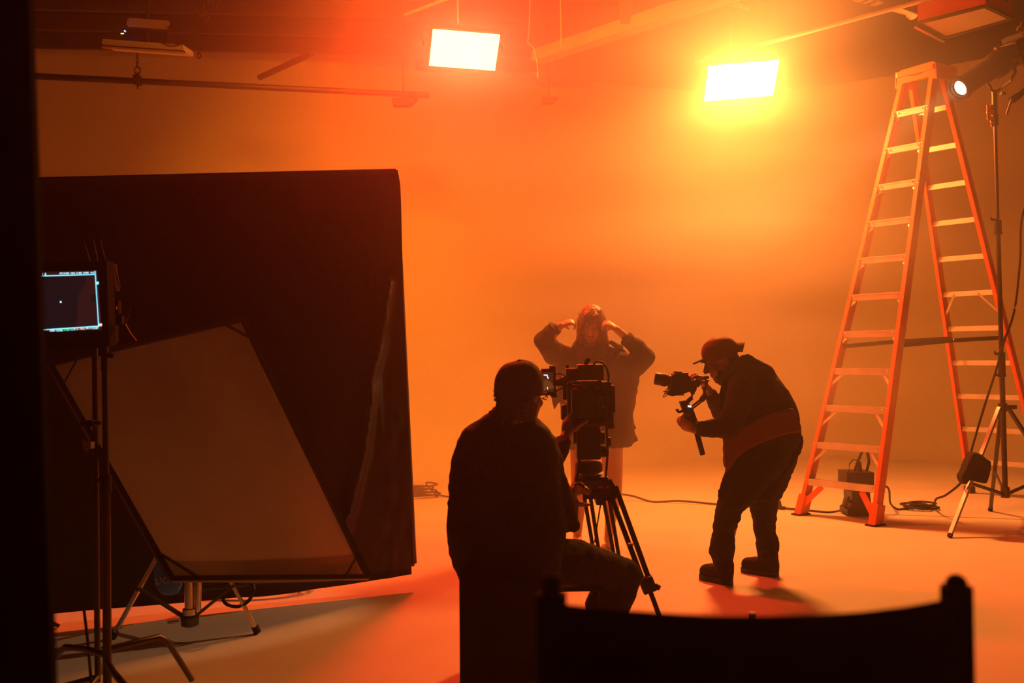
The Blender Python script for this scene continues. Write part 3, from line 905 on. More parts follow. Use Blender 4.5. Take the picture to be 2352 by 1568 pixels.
# cable heap and plug left of the seated man
hp = F(972, 1140, .01)
pts = []
for i in range(34):
    a_ = i * .8
    pts.append(Vector((hp.x - .04 + .17 * math.cos(a_) * (1 + .2 * math.sin(i)), hp.y + .10 * math.sin(a_), .01 + .0035 * i)))
pts += [F(1000, 1134, .03), F(1012, 1137, .012), F(1030, 1140, .01), F(1060, 1142, .01)]
cable('cable_heap', pts, .0075, 'small heap of black cable on the floor between the black flag and the seated man')

# seam where the painted cove begins
sm = [F(x, y, .001) for x, y in ((780, 1140), (945, 1141), (1200, 1143), (1450, 1150), (1640, 1160), (1900, 1177), (2120, 1184), (2420, 1195))]
sb_ = MB()
for a, c in zip(sm, sm[1:]):
    sb_.beam(a, c, .006, .002, (c - a).cross(up))
struct('trim_1', sb_, M['joist'])

# ================================================================== under the roof
def bar(name, label, cat, x0, y0, x1, y1, z, wd, m, round_=False, more=0.0, hh=None, group=None):
    a, c = F(x0, y0, z), F(x1, y1, z)
    d = (c - a).normalized()
    c = c + d * more
    mb = MB()
    if round_: mb.cone(a, c, wd / 2, n=14)
    else: mb.beam(a, c, wd, hh or wd * 1.2, d.cross(up))
    o = obj(name, mb, m, None, round_)
    return tag(o, label, cat, group)
bar('roof_beam', 'broad pale beam under the roof, running up right between the two lit panels', 'beam', 1235, 130, 1640, -4, 4.40, .16, M['beam'], more=2.5, hh=.12)
bar('ceiling_pipe', 'thin pale pipe above the yellow glow, rising to the upper right', 'pipe', 1655, 127, 2095, 8, 3.98, .035, M['beam'], True, 1.5)
bar('ceiling_pipe', 'short thin pale pipe at the top edge, left of the red-glowing panel', 'pipe', 930, 34, 1018, 1, 4.5, .03, M['beam'], True, 1.0)
bar('ceiling_pipe', 'narrow pale strip at the top edge, right end of the broad beam', 'pipe', 1650, 0, 1720, 16, 4.6, .05, M['beam'], True)
bar('brace_pipe', 'dark slanting pipe hanging above the top of the flag, left of the lit panels', 'pipe', 597, 178, 690, 135, 4.0, .055, M['pipe'], True, 0.2)
# joists in the dark roof
for k in range(7):
    y0 = 8.9 + k * .62
    ORD = ('farthest', 'second farthest', 'third farthest', 'middle', 'third nearest', 'second nearest', 'nearest')[6 - k]
    tag(obj('roof_joist', MB().box((-3.2, y0, CEIL - .10), (8.6, .05, .16), Euler((0, 0, R(7))).to_matrix()), M['joist'], None, False), ORD + ' of the seven dark roof joists above the hanging pipe at upper left', 'joist', 'roof joists at upper left')
# hanging pipe with its chain
hp0, hp1 = P(60, 174, 8.35), P(985, 219, 9.25)
hp0 = hp0 + (hp0 - hp1) * .35
gp = thing('hanging_pipe', 'long dark grid pipe hung in front of the wall above the black flag', 'pipe', tuple((hp0 + hp1) / 2))
obj('pipe', MB().cone(hp0, hp1, .027, n=16), M['pipe'], gp)
cl_ = P(316, 184, 8.58)
obj('clamp', MB().box(cl_, (.055, .08, .085), None, .008).cone(cl_ - up * .04, cl_ - up * .075, .006).ball(cl_ + up * .045, .018), M['pipe'], gp)
obj('eye_ring', MB().tube([cl_ + Vector((.026 * math.cos(t_), 0, .085 + .030 * math.sin(t_))) for t_ in [i * PI / 10 for i in range(20)]], .006, 8, True), M['pipe'], gp)
ch = MB()
for k in range(5):
    q = cl_ + up * (.13 + k * .045)
    ax = Vector((1, 0, 0)) if k % 2 else Vector((0, 1, 0))
    ch.tube([q + ax * .010 * math.cos(t_) + up * .028 * math.sin(t_) for t_ in [i * PI / 6 for i in range(12)]], .0045, 6, True)
tag(obj('chain', ch, M['pipe'], gp), kind='stuff')
obj('hanger_rod', MB().cone(cl_ + up * .34, Vector((cl_.x, cl_.y, CEIL)), .006), M['pipe'], gp)
hk = P(457, 128, 8.5)
hk_ = thing('ceiling_hook', 'small dark ring hook hanging just right of the unlit fixture at upper left', 'hook', tuple(hk))
obj('rod', MB().cone(hk + up * .02, Vector((hk.x, hk.y, CEIL)), .006), M['pipe'], hk_)
obj('ring', MB().tube([hk + Vector((.018 * math.cos(t_), 0, .022 * math.sin(t_))) for t_ in [i * PI / 8 for i in range(16)]], .005, 6, True), M['pipe'], hk_)
for (x, y, dd, wd, hh, l_) in ((925, 232, 9.6, .22, .07, 'small dark fixture at the right end of the hanging pipe'), (1262, 228, 10.2, .15, .06, 'small dark fixture hanging below and right of the red-glowing panel'), (1440, 8, 8.2, .10, .26, 'dark box hanging at the top edge above the broad beam')):
    q = P(x, y, dd)
    t = thing('hanging_fixture', l_, 'fixture', tuple(q))
    obj('housing', MB().prism([q + Vector((-wd / 2, 0, hh / 2)), q + Vector((wd / 2 * 1.3, 0, hh / 2)), q + Vector((wd / 2 * .6, 0, -hh / 2)), q + Vector((-wd / 2 * .9, 0, -hh / 2))], (0, .12, 0)), M['joist'], t, False)
    obj('rod', MB().cone(q + Vector((0, .06, hh / 2)), Vector((q.x, q.y + .06, CEIL)), .008), M['pipe'], t)
# dangling cords with a tag near the red panel
q = P(1235, 172, 8.6)
t = thing('dangling_cord', 'thin cord with a small bright tag dangling right of the red-glowing panel', 'cord', tuple(q))
obj('cord', MB().tube([Vector((q.x - .03, q.y, CEIL)), P(1215, 70, 8.6), P(1212, 98, 8.6), P(1226, 110, 8.6), P(1233, 140, 8.6), P(1235, 164, 8.6)], .004), M['beam'], t)
obj('tag_strip', MB().box(q, (.010, .004, .05)), M['whitetape'], t)
q = P(1289, 112, 8.4)
t = thing('dangling_cord', 'short thin cord dangling from the broad roof beam', 'cord', tuple(q))
obj('cord', MB().tube([Vector((q.x, q.y, CEIL)), P(1289, 96, 8.4), P(1290, 112, 8.4), P(1286, 120, 8.4)], .004), M['beam'], t)

# unlit panel at the upper right, face down
c4 = [F(x, y, 3.80) for x, y in ((2112, 52), (2262, 14), (2322, 42), (2172, 84))]
pc = sum(c4, Vector()) / 4
ax = ((c4[1] - c4[0]) + (c4[2] - c4[3])).normalized()
ay = up.cross(ax)
wl, hl = ((c4[1] - c4[0]).length + (c4[2] - c4[3]).length) / 2, ((c4[3] - c4[0]).length + (c4[2] - c4[1]).length) / 2
t = thing('unlit_panel_light', 'unlit panel light with a dull orange face hung at the upper right', 'studio light', tuple(pc))
rmx = Matrix((ax, ay, up)).transposed()
obj('diffuser', MB().prism(c4, (0, 0, .01)), M['diffuser'], t, False)
obj('housing', MB().prism([pc + (p - pc) * 1.04 + up * .012 for p in c4], (0, 0, .13)), M['orange'], t, False)
fr = MB()
for i in range(4):
    fr.beam(pc + (c4[i] - pc) * 1.03 - up * .004, pc + (c4[(i + 1) % 4] - pc) * 1.03 - up * .004, .018, .03, up)
obj('frame', fr, M['dsteel'], t)
obj('barn_door_rail', MB().beam(c4[0] + (c4[0] - pc) * .1 - up * .03, c4[3] + (c4[3] - pc) * .10 - up * .03, .01, .025, up), M['steel'], t)
yk = MB()
e0, e1 = (c4[0] + c4[3]) / 2 - ax * .06, (c4[1] + c4[2]) / 2 + ax * .06
yk.tube([e0 + up * .06, e0 + up * .30, e1 + up * .30, e1 + up * .06], .012)
obj('yoke', yk, M['dsteel'], t)
obj('hanger', MB().cone((e0 + e1) / 2 + up * .30, Vector(((e0 + e1) / 2).xy.to_3d() + Vector((0, 0, CEIL))), .014), M['dsteel'], t)
obj('lead', MB().tube([pc + up * .15, P(2160, 8, 7.6), P(2120, 24, 7.7), P(2085, 16, 7.7), P(2080, -10, 7.7)], .007), M['rubber'], t)
t = thing('junction_box', 'pale rounded bracket plate just left of the unlit orange-faced panel', 'bracket', tuple(P(2080, 30, 8.3)))
obj('plate', MB().prism([P(2045, 24, 8.3), P(2066, 18, 8.2), P(2104, 28, 8.2), P(2108, 34, 8.2), P(2104, 42, 8.25), P(2094, 46, 8.3), P(2086, 40, 8.3), P(2084, 35, 8.3)], (0, .03, .01)), M['beam'], t, False)
obj('rod', MB().cone(P(2070, 22, 8.25), Vector((P(2070, 22, 8.25).x, 8.25, CEIL)), .012), M['pipe'], t)
t = thing('vent_grille', 'pale barred grille at the top edge above the right-hand pipe', 'grille', tuple(P(1990, 5, 8.6)))
g4 = [P(1957, 2, 8.7), P(1975, -8, 8.5), P(2030, 8, 8.5), P(2008, 15, 8.7)]
obj('plate', MB().prism(g4, (0, 0, .02)), M['beam'], t, False)
gg = MB()
for k in (.35, .62):
    gg.beam(g4[0].lerp(g4[3], k) - up * .006, g4[1].lerp(g4[2], k) - up * .006, .014, .01, up)
obj('bars', gg, M['pipe'], t, False)
obj('rod', MB().cone(P(1993, 0, 8.6), Vector((P(1993, 0, 8.6).x, 8.6, CEIL)), .012), M['pipe'], t)

# unlit fixture at the upper left with status lamps and cables
DU = 7.9
t = thing('unlit_fixture', 'unlit hung fixture with blue and green status lamps at the upper left', 'studio light', tuple(P(330, 95, DU)))
obj('face_panel', MB().prism([P(235, 89, DU), P(421, 103, DU), P(421, 115, DU), P(234, 101, DU)], (0, .25, .02)), M['diffuser'], t, False)
obj('frame', MB().prism([P(232, 102, DU - .01), P(423, 116, DU - .01), P(423, 121, DU - .01), P(232, 107, DU - .01)], (0, .02, 0)), M['black'], t, False)
obj('rim', MB().prism([P(233, 105.5, DU - .03), P(421, 119, DU - .03), P(420, 123, DU - .03), P(234, 109.5, DU - .03)], (0, .02, 0)), M['beam'], t, False)
obj('power_unit', MB().prism([P(284, 66, DU + .1), P(384, 74, DU + .1), P(384, 98, DU + .1), P(284, 92, DU + .1)], (0, .16, .0)), M['black'], t, False)
grl = MB()
g = [P(297, 44, DU + .05), P(387, 51, DU + .05), P(384, 65, DU + .05), P(294, 58, DU + .05)]
for i in range(4):
    grl.beam(g[i], g[(i + 1) % 4], .010, .02, (0, 1, 0))
for k in range(1, 5):
    grl.beam(g[0].lerp(g[3], k / 5), g[1].lerp(g[2], k / 5), .005, .01, (0, 1, 0))
for k in range(1, 24):
    grl.beam(g[0].lerp(g[1], k / 24), g[3].lerp(g[2], k / 24), .003, .008, (0, 1, 0))
tag(obj('grille', grl, M['beam'], t, False), kind='stuff')
obj('bracket', MB().cone(P(340, 100, DU + .1), P(340, 60, DU + .1), .014).cone(P(340, 60, DU + .1), Vector((P(340, 60, DU + .1).x, DU + .1, CEIL)), .014), M['pipe'], t)
obj('status_lamp', MB().box(P(287, 71.5, DU - .01), (.013, .006, .010), Euler((0, .7, 0)).to_matrix()), em('led_blue', (0.10, 0.22, 1.0), 8.0), t)
obj('status_lamp', MB().box(P(281, 77, DU - .01), (.024, .006, .006)), em('led_green', (0.55, 1.0, 0.15), 3.0), t)
obj('lead', MB().tube([P(370, 98, DU), P(385, 105, DU), P(400, 106, DU), P(420, 100, DU), P(436, 90, DU), P(438, 70, DU), P(425, 57, DU), P(408, 52, DU), P(400, 60, DU), P(385, 62, DU + .05)], .006), M['plastic'], t)
for x, y in ((490, 2), (470, 30)):
    pts = [P(x + 14 * math.sin(i * .8) , y + 9 * math.cos(i * .9), 8.2) for i in range(14)]
    cable('tangled_lead', [Vector((pts[0].x, pts[0].y, CEIL))] + pts, .005, 'thin lead curling down from the roof near the top left, ' + ('upper of two' if y < 10 else 'lower of two'), m=M['dsteel'], res=4)

# ================================================================== director chair in front
DC = 1.28
dc = thing('director_chair', 'black canvas-backed director chair seen from behind, very near the camera', 'chair', (P(1730, 1400, DC + .25).x, DC + .27, 0))
pL, pR = P(1267, 1410, DC), P(2198, 1410, DC)
def post(c_, name='back_post'):
    top = c_.z + .020 + (1410 - 1375) / FPX * DC
    m = MB()
    m.cone((c_.x, c_.y, .60), (c_.x, c_.y, top - .008), .0125)
    m.ball((c_.x, c_.y, top), .0135, (1, 1, .9))
    return obj(name, m, M['matte'], dc)
post(pL); post(pR)
rimy = [(1250, 1383), (1285, 1386), (1340, 1392), (1420, 1401), (1520, 1409), (1640, 1414), (1760, 1416), (1880, 1413), (1990, 1405), (2080, 1394), (2150, 1381), (2185, 1373), (2222, 1368)]
def rim_z(u):
    pts = [Vector((x, y, 0)) for x, y in rimy]
    X = 1250 + (2222 - 1250) * u
    for a, c in zip(pts, pts[1:]):
        if a.x <= X <= c.x:
            y = a.y + (c.y - a.y) * (X - a.x) / (c.x - a.x)
            break
    return X, y
def back_cloth(u, v):
    X, y = rim_z(u)
    dd = DC - .055 * math.sin(PI * u) ** 0.8 - .013
    p = P(X, y, dd)
    q = Vector((p.x, p.y, p.z - .20 * (1 - v)))
    q.x += .004 * (1 - v) * (-1 if u > .5 else 1) * abs(u - .5) * 2
    q.y += .004 * noise.noise(Vector((u * 6, v * 4, 1)))
    return q
obj('back_canvas', MB().grid(48, 12, back_cloth, .003, (0, 1, 0)), M['canvas'], dc)
for c_ in (pL, pR):
    obj('post_sleeve', MB().cone((c_.x, c_.y, .90), (c_.x, c_.y, 1.085), .020), M['canvas'], dc)
cx0, cx1 = pL.x, pR.x
for x_ in (cx0, cx1):
    obj('arm_rest', MB().box((x_, DC + .24, .80), (.05, .48, .022), None, .006), M['matte'], dc)
    obj('side_frame', MB().beam((x_, DC, .60), (x_, DC + .42, .60), .028, .03, (1, 0, 0)).beam((x_, DC + .42, .60), (x_, DC + .42, .80), .03, .028, (1, 0, 0)).beam((x_, DC, .60), (x_, DC, .80), .03, .028, (1, 0, 0)), M['matte'], dc)
    obj('foot_bar', MB().beam((x_, DC - .02, .02), (x_, DC + .46, .02), .03, .035, (1, 0, 0)), M['matte'], dc)
for y_ in (DC + .06, DC + .36):
    for a, c in ((cx0, cx1), (cx1, cx0)):
        obj('leg', MB().beam((a, y_ + (.012 if a < c else -.012), .60), (c, y_ + (.012 if a < c else -.012), .035), .032, .020, (1, 0, 0)), M['matte'], dc)
obj('seat', MB().grid(16, 6, lambda u, v: Vector((cx0 + (cx1 - cx0) * u, DC + .42 * v, .61 - .03 * math.sin(PI * u))), .003, (0, 0, 1)), M['canvas'], dc)
obj('foot_rest', MB().box(((cx0 + cx1) / 2, DC + .44, .24), (cx1 - cx0, .10, .02)), M['matte'], dc)
M['redpanel'] = mat('back_label', (0.030, 0.006, 0.010), 0.9, spec=0.05)
lb = MB()
lb.grid(16, 2, lambda u, v: back_cloth(.36 + .28 * u, .34 + .22 * v) - Vector((0, .0015, 0)), .0008, (0, 1, 0))
obj('name_strip', lb, M['redpanel'], dc)

# steel pin peeking over the chair
st = thing('short_stand', 'short stand with a pale steel top peeking over the near chair back', 'stand', tuple(F(1728, 1700)))
sp0 = P(1728, 1420, 3.0)
obj('post', MB().cone((sp0.x, sp0.y, .02), P(1728, 1409, 3.0), .0105), M['dsteel'], st)
obj('pin', MB().cone(P(1728, 1410, 3.0), P(1728, 1405.5, 3.0), .0110), M['beam'], st)
obj('base', MB().lathe([(.12, 0), (.12, .015), (.02, .025)], Matrix.Translation((sp0.x, sp0.y, 0))), M['dsteel'], st)

# ================================================================== camera on its tripod
TD = 4.7
tp = thing('tripod', 'black heavy camera tripod with twin-tube legs beside the seated man', 'tripod', tuple(F(1460, 1470)))
pxm = TD / FPX
def bx(x0, y0, x1, y1, d0, th, bev=.004, rot=None, mb=None):
    """block filling the pixel rectangle at depth d0, th deep"""
    a, c = P(x0, y0, d0), P(x1, y1, d0)
    m = mb or MB()
    ctr = (a + c) / 2 + Vector((0, th / 2, 0))
    return m.box(ctr, (abs(c.x - a.x), th, abs(a.z - c.z)), rot, bev)
obj('fluid_head', bx(1324, 985, 1381, 1056, TD, .13, .012).cone(P(1316, 1005, TD + .06), P(1388, 1005, TD + .06), .030, n=20).cone(P(1324, 1040, TD + .06), P(1392, 1036, TD + .06), .028, n=20), M['black'], tp)
obj('pan_base', MB().lathe([(.050, 0), (.066, .01), (.066, .045), (.056, .055)], Matrix.Translation(P(1353, 1086, TD + .06)), 28).lathe([(.060, -.0), (.045, -.02), (.04, -.05)][::-1], Matrix.Translation(P(1353, 1090, TD + .06)), 28), M['black'], tp)
obj('bowl', bx(1327, 1096, 1398, 1112, TD, .12, .01).lathe([(.02, -.06), (.05, -.045), (.075, -.01), (.08, .012)], Matrix.Translation(P(1358, 1105, TD + .06)), 28), M['black'], tp)
obj('crown', MB().prism([P(x, y, TD) for x, y in ((1338, 1112), (1404, 1100), (1414, 1118), (1420, 1135), (1412, 1150), (1388, 1150), (1386, 1160), (1370, 1160), (1368, 1146), (1342, 1146), (1335, 1128))], (0, .11, 0)), M['black'], tp, False)
obj('crown_arm', MB().prism([P(x, y, TD - .02) for x, y in ((1325, 1098), (1340, 1094), (1350, 1104), (1318, 1145), (1300, 1152), (1311, 1120))], (0, .05, 0)), M['black'], tp, False)
obj('red_mark', bx(1374, 1117, 1386, 1121, TD - .004, .004, 0), M['redtape'], tp, False)
obj('red_mark', bx(1392, 1115, 1398, 1121, TD - .004, .004, 0), M['redtape'], tp, False)
legs = [((1342, 1140), (1356, 1140), (1398, 1442), 4.93), ((1386, 1145), (1399, 1143), (1442, 1425), 5.03), ((1402, 1135), (1414, 1118), (1556, 1527), None)]
for i, (a_, b_, f_, _) in enumerate(legs):
    ft = F(f_[0], f_[1], .02)
    ka, kb = P(a_[0], a_[1], TD + (.02, .10, 0)[i]), P(b_[0], b_[1], TD + (.02, .10, 0)[i])
    mid = (ka + kb) / 2
    knee = mid.lerp(ft, (.62, .62, .56)[i])
    wv = (kb - ka) * .5
    l_ = MB()
    k2 = .8
    r_ = (.0095, .0095, .0125)[i]
    l_.cone(ka, knee - wv * k2, r_).cone(kb, knee + wv * k2, r_)
    o = obj('leg', l_, M['black'], tp)
    obj('knee_clamp', MB().box(knee, (.065, .05, .07), Euler((0, R(-20 if i == 2 else -8), 0)).to_matrix(), .01).cone(knee + Vector((.03, -.02, .0)), knee + Vector((.05, -.03, -.01)), .012), M['rubber'], o)
    obj('lower_tube', MB().cone(knee, ft, .0115), M['dsteel'], o)
    obj('foot', MB().box(ft, (.07, .07, .03), None, .008), M['rubber'], o)
obj('red_band', MB().box(P(1448, 1249, 4.52), (.022, .03, .010)), M['redtape'], tp, False)
obj('tie_rod', MB().cone(P(1379, 1160, TD), P(1371, 1210, TD), .0035).cone(P(1371, 1210, TD), P(1366, 1245, TD + .02), .0035), M['black'], tp)
obj('pan_handle', MB().cone(P(1330, 1058, TD), P(1322, 1110, TD - .12), .009).cone(P(1322, 1110, TD - .12), P(1306, 1142, TD - .22), .014), M['rubber'], tp)
tp_knob = P(1328, 1018, TD - .01)

cm = thing('cinema_camera', 'black cinema camera with cables and battery seen from behind on the tripod', 'camera', tuple(P(1350, 980, TD)))
obj('camera_body', bx(1302, 878, 1392, 968, TD - .10, .24, .008), M['black'], cm)
obj('battery_plate', bx(1312, 892, 1366, 960, TD - .16, .06, .012), M['plastic'], cm)
obj('base_plate', bx(1316, 966, 1390, 978, TD - .12, .30, .004), M['dsteel'], cm)
obj('dovetail', bx(1330, 976, 1378, 988, TD - .10, .26, .003), M['black'], cm)
obj('top_unit', bx(1327, 837, 1388, 873, TD - .08, .15, .012).box(P(1312, 860, TD), (.055, .10, .06), None, .008), M['black'], cm)
obj('top_handle', bx(1300, 845, 1335, 858, TD - .02, .05, .004).cone(P(1304, 850, TD), P(1303, 838, TD), .007), M['rubber'], cm)
obj('microphone', MB().cone(P(1343, 841, TD - .05), P(1350, 826, TD - .05), .010).ball(P(1351, 826, TD - .05), .012), M['rubber'], cm)
obj('side_unit', bx(1392, 876, 1409, 985, TD - .05, .10, .008, Euler((0, R(-3), 0)).to_matrix()), M['black'], cm)
obj('side_case', bx(1404, 885, 1414, 948, TD - .02, .12, .006), M['rubber'], cm)
obj('side_case', bx(1402, 960, 1411, 980, TD - .02, .08, .004), M['black'], cm)
obj('side_case', bx(1396, 1005, 1404, 1024, TD, .05, .004), M['black'], cm)
obj('left_grip', bx(1289, 930, 1306, 965, TD - .02, .08, .010).box(P(1298, 890, TD), (.03, .10, .11), None, .008), M['black'], cm)
obj('cable', MB().tube([P(1363, 840, TD - .08), P(1366, 832, TD - .08), P(1375, 829, TD - .08), P(1386, 834, TD - .08), P(1394, 846, TD - .08), P(1398, 862, TD - .08), P(1397, 880, TD - .08)], .005), M['rubber'], cm)
obj('cable', MB().tube([P(1391, 905, TD - .14), P(1392, 950, TD - .15), P(1394, 1000, TD - .14), P(1396, 1040, TD - .12), P(1393, 1075, TD - .1), P(1391, 1097, TD - .05)], .0055), M['rubber'], cm)
obj('cable', MB().tube([P(1312, 882, TD - .17), P(1322, 886, TD - .20), P(1336, 884, TD - .20), P(1350, 892, TD - .18)], .004), M['rubber'], cm)
obj('cable', MB().tube([P(1368, 878, TD - .14), P(1378, 874, TD - .18), P(1388, 884, TD - .18), P(1384, 900, TD - .16), P(1372, 908, TD - .17), P(1372, 925, TD - .16), P(1380, 940, TD - .14)], .004), M['plastic'], cm)
cn = MB()
for x, y in ((1372, 890), (1379, 912), (1386, 934), (1382, 952)):
    cn.cone(P(x, y, TD - .10), P(x, y, TD - .14), .008, n=12)
tag(obj('connector_row', cn, M['steel'], cm), kind='stuff')
obj('rail', MB().cone(P(1323, 974, TD - .2), P(1323, 974, TD + .35), .0075), M['dsteel'], cm)
obj('rail', MB().cone(P(1383, 974, TD - .2), P(1383, 974, TD + .35), .0075), M['dsteel'], cm)
obj('lens', MB().cone(P(1350, 925, TD + .14), P(1350, 925, TD + .36), .05, .055, 24), M['black'], cm)
obj('matte_box', MB().box(P(1350, 925, TD + .40), (.16, .06, .13), None, .008), M['black'], cm)
obj('red_label', bx(1317, 891, 1326, 894, TD - .162, .002, 0), M['redtape'], cm, False)
obj('status_lamp', MB().ball(P(1313, 927, TD - .104), .0022, n=8), em('lamp_violet', (0.25, 0.2, 1.0), 1.5), cm)
# small operator monitor
om = thing('camera_monitor', 'small lit monitor arm-mounted left of the cinema camera, beside the seated man face', 'monitor', tuple(P(1265, 880, TD - .05)))
OD = TD - .12
obj('case', MB().prism([P(x, y, OD) for x, y in ((1240, 851), (1262, 850), (1262, 843), (1276, 842), (1278, 905), (1281, 912), (1267, 913), (1264, 908), (1244, 908))], (0, .03, 0)), M['black'], om, False)
obj('red_edge', bx(1243, 846.5, 1262, 850.5, OD + .005, .02, 0), M['redtape'], om, False)
obj('top_block', bx(1262, 839.5, 1276, 844, OD + .002, .02, 0), M['whitetape'], om, False)
obj('screen', MB().prism([P(x, y, OD - .001) for x, y in ((1240, 854), (1270, 854), (1272, 900), (1241, 900))], (0, -.0006, 0)), em('op_screen', (0.10, 0.02, 0.006), .5), om, False)
obj('screen_shape', MB().prism([P(x, y, OD - .003) for x, y in ((1249, 873), (1258, 872), (1268, 880), (1274, 891), (1262, 893), (1248, 893))], (0, -.0006, 0)), em('op_shape', (0.14, 0.045, 0.01), .8), om, False)
ol = MB()
for (x0, y0), (x1, y1) in (((1249, 861), (1257, 861)), ((1256.5, 860.5), (1258.5, 868.5)), ((1258, 868.5), (1260.5, 868.5))):
    ol.beam(P(x0, y0, OD - .005), P(x1, y1, OD - .005), .0045, .0006, (P(x1, y1, OD) - P(x0, y0, OD)).cross(Vector((0, 1, 0))))
ol.beam(P(1257.5, 888.5, OD - .005), P(1257.5, 894, OD - .005), .003, .0006, (1, 0, 0))
obj('screen_mark', ol, em('op_mark', (0.55, 0.75, 1.0), 1.6), om, False)
obj('mount_arm', MB().cone(P(1278, 877, OD + .02), P(1302, 876, OD + .05), .008).ball(P(1284, 878, OD + .02), .018).cone(P(1290, 868, OD + .03), P(1290, 886, OD + .03), .009), M['rubber'], om)
obj('cable', MB().tube([P(1276, 860, OD), P(1285, 857, OD), P(1294, 860, OD), P(1302, 868, OD + .03)], .0035), M['rubber'], om)
obj('cable', MB().tube([P(1276, 898, OD), P(1288, 893, OD), P(1298, 884, OD), P(1306, 880, OD + .03)], .0035), M['rubber'], om)
obj('cable', MB().tube([P(1252, 905, OD - .01), P(1258, 912, OD - .01), P(1254, 918, OD - .01), P(1246, 915, OD - .01)], .003), M['dsteel'], om)

# upright apple box seat
ABD = 3.72
bxo = thing('apple_box', 'dark upright wooden box that the seated man sits on', 'box', tuple(Vector((P(1150, 1400, ABD).x, ABD + .2, 0))))
x0, x1 = P(1054, 1400, ABD).x, P(1248, 1400, ABD).x
m = MB()
HB = .545
m.box(((x0 + x1) / 2, ABD + .20, HB / 2), (x1 - x0, .40, HB), Euler((0, R(.6), 0)).to_matrix(), .004)
obj('carcass', m, M['box'] if 'box' in M else M['matte'], bxo, False)
# low board seen under the thigh
lb_ = thing('low_board', 'thin dark board seen edge-on under the thigh of the seated man', 'board', tuple(P(1315, 1353, 4.2)))
a, c = P(1262, 1352.5, 4.2), P(1388, 1354, 4.2)
obj('board', MB().box((a + c) / 2 + Vector((0, .1, 0)), ((c - a).length, .2, .018)), M['matte'], lb_, False)
for x_ in (a.x + .01, c.x - .01):
    obj('end_panel', MB().box((x_, a.y + .1, a.z / 2), (.018, .2, a.z)), M['matte'], lb_, False)

# ================================================================== people
def loft(mb, rings, n=28, ex=2.2, tw=0.0):
    """closed body through flat oval rings: (centre, half width, half depth[, turn])"""
    rs = []
    for ring in rings:
        c, rx, ry = ring[:3]
        tz = ring[3] if len(ring) > 3 else tw
        L = []
        for k in range(n):
            a = 2 * PI * k / n
            ca, sa = math.cos(a), math.sin(a)
            x = rx * math.copysign(abs(ca) ** (2 / ex), ca)
            y = ry * math.copysign(abs(sa) ** (2 / ex), sa)
            L.append(mb.bm.verts.new(Vector(c) + Vector((x * math.cos(tz) - y * math.sin(tz), x * math.sin(tz) + y * math.cos(tz), 0))))
        rs.append(L)
    for A, B in zip(rs, rs[1:]):
        for k in range(n):
            mb.bm.faces.new((A[k], A[(k + 1) % n], B[(k + 1) % n], B[k]))
    mb.bm.faces.new(list(reversed(rs[0])))
    mb.bm.faces.new(rs[-1])
    return mb
def sil(rows, d, dy=0.0):
    """rings from pixel rows: (y, x left, x right, half depth[, depth shift])"""
    out = []
    for r in rows:
        y, x0, x1, ry = r[:4]
        dd = d + (r[4] if len(r) > 4 else 0)
        out.append((P((x0 + x1) / 2, y, dd), (x1 - x0) / 2 * dd / FPX, ry))
    return out

def frame_of(f, u):
    f = Vector(f).normalized()
    u = Vector(u)
    u = (u - f * u.dot(f)).normalized()
    s = f.cross(u)
    return s, f, u
def head(mb, c, f, u, neck=None, k=1.0, nr=.056):
    """skull, face, ears and neck; f looks out of the face, u towards the crown"""
    s, f, u = frame_of(f, u)
    c = Vector(c)
    rm = Matrix((s, f, u)).transposed()
    L = lambda a, b, h: c + (s * a + f * b + u * h) * k
    mb.ball(L(0, -.012, .030), .098 * k, (.80, 1.0, .93), rm, 20)
    mb.ball(L(0, .028, -.030), .080 * k, (.80, .84, 1.08), rm, 20)
    mb.ball(L(0, .042, -.080), .046 * k, (1.0, 1.0, .80), rm)
    mb.ball(L(0, .074, -.102), .019 * k, (1.2, .8, .8), rm)
    mb.cone(L(0, .090, .016), L(0, .116, -.026), .008 * k, .013 * k, 10)
    mb.ball(L(0, .114, -.028), .013 * k, n=10)
    for q in (-1, 1):
        mb.ball(L(.011 * q, .100, -.034), .009 * k, n=8)
        mb.ball(L(.032 * q, .078, .024), .018 * k, (1.5, .7, .5), rm, 10)
        mb.ball(L(.040 * q, .060, -.034), .027 * k, (.9, .8, .8), rm, 12)
        mb.ball(L(.079 * q, -.008, -.008), .030 * k, (.30, .62, 1.0), rm, 12)
        mb.cone(L(.045 * q, .0, -.075), L(.020 * q, .055, -.096), .022 * k, .018 * k, 10)
    mb.ball(L(0, .090, -.060), .019 * k, (1.2, .45, .30), rm, 10)
    mb.ball(L(0, .088, -.070), .017 * k, (1.2, .5, .36), rm, 10)
    if neck is not None:
        mb.limb([L(0, -.022, -.045), L(0, -.020, -.085), Vector(neck)], [nr * k, nr * .98 * k, nr * 1.15 * k])
    return L
def eyes(L, parent, lids=False):
    for q in (-1, 1):
        e = obj('eye', MB().ball(L(.031 * q, .080, .002), .0125, n=12), M['eyewhite'], parent)
        obj('iris', MB().ball(L(.031 * q, .0885, .001), .0046, n=8), M['matte'], e)
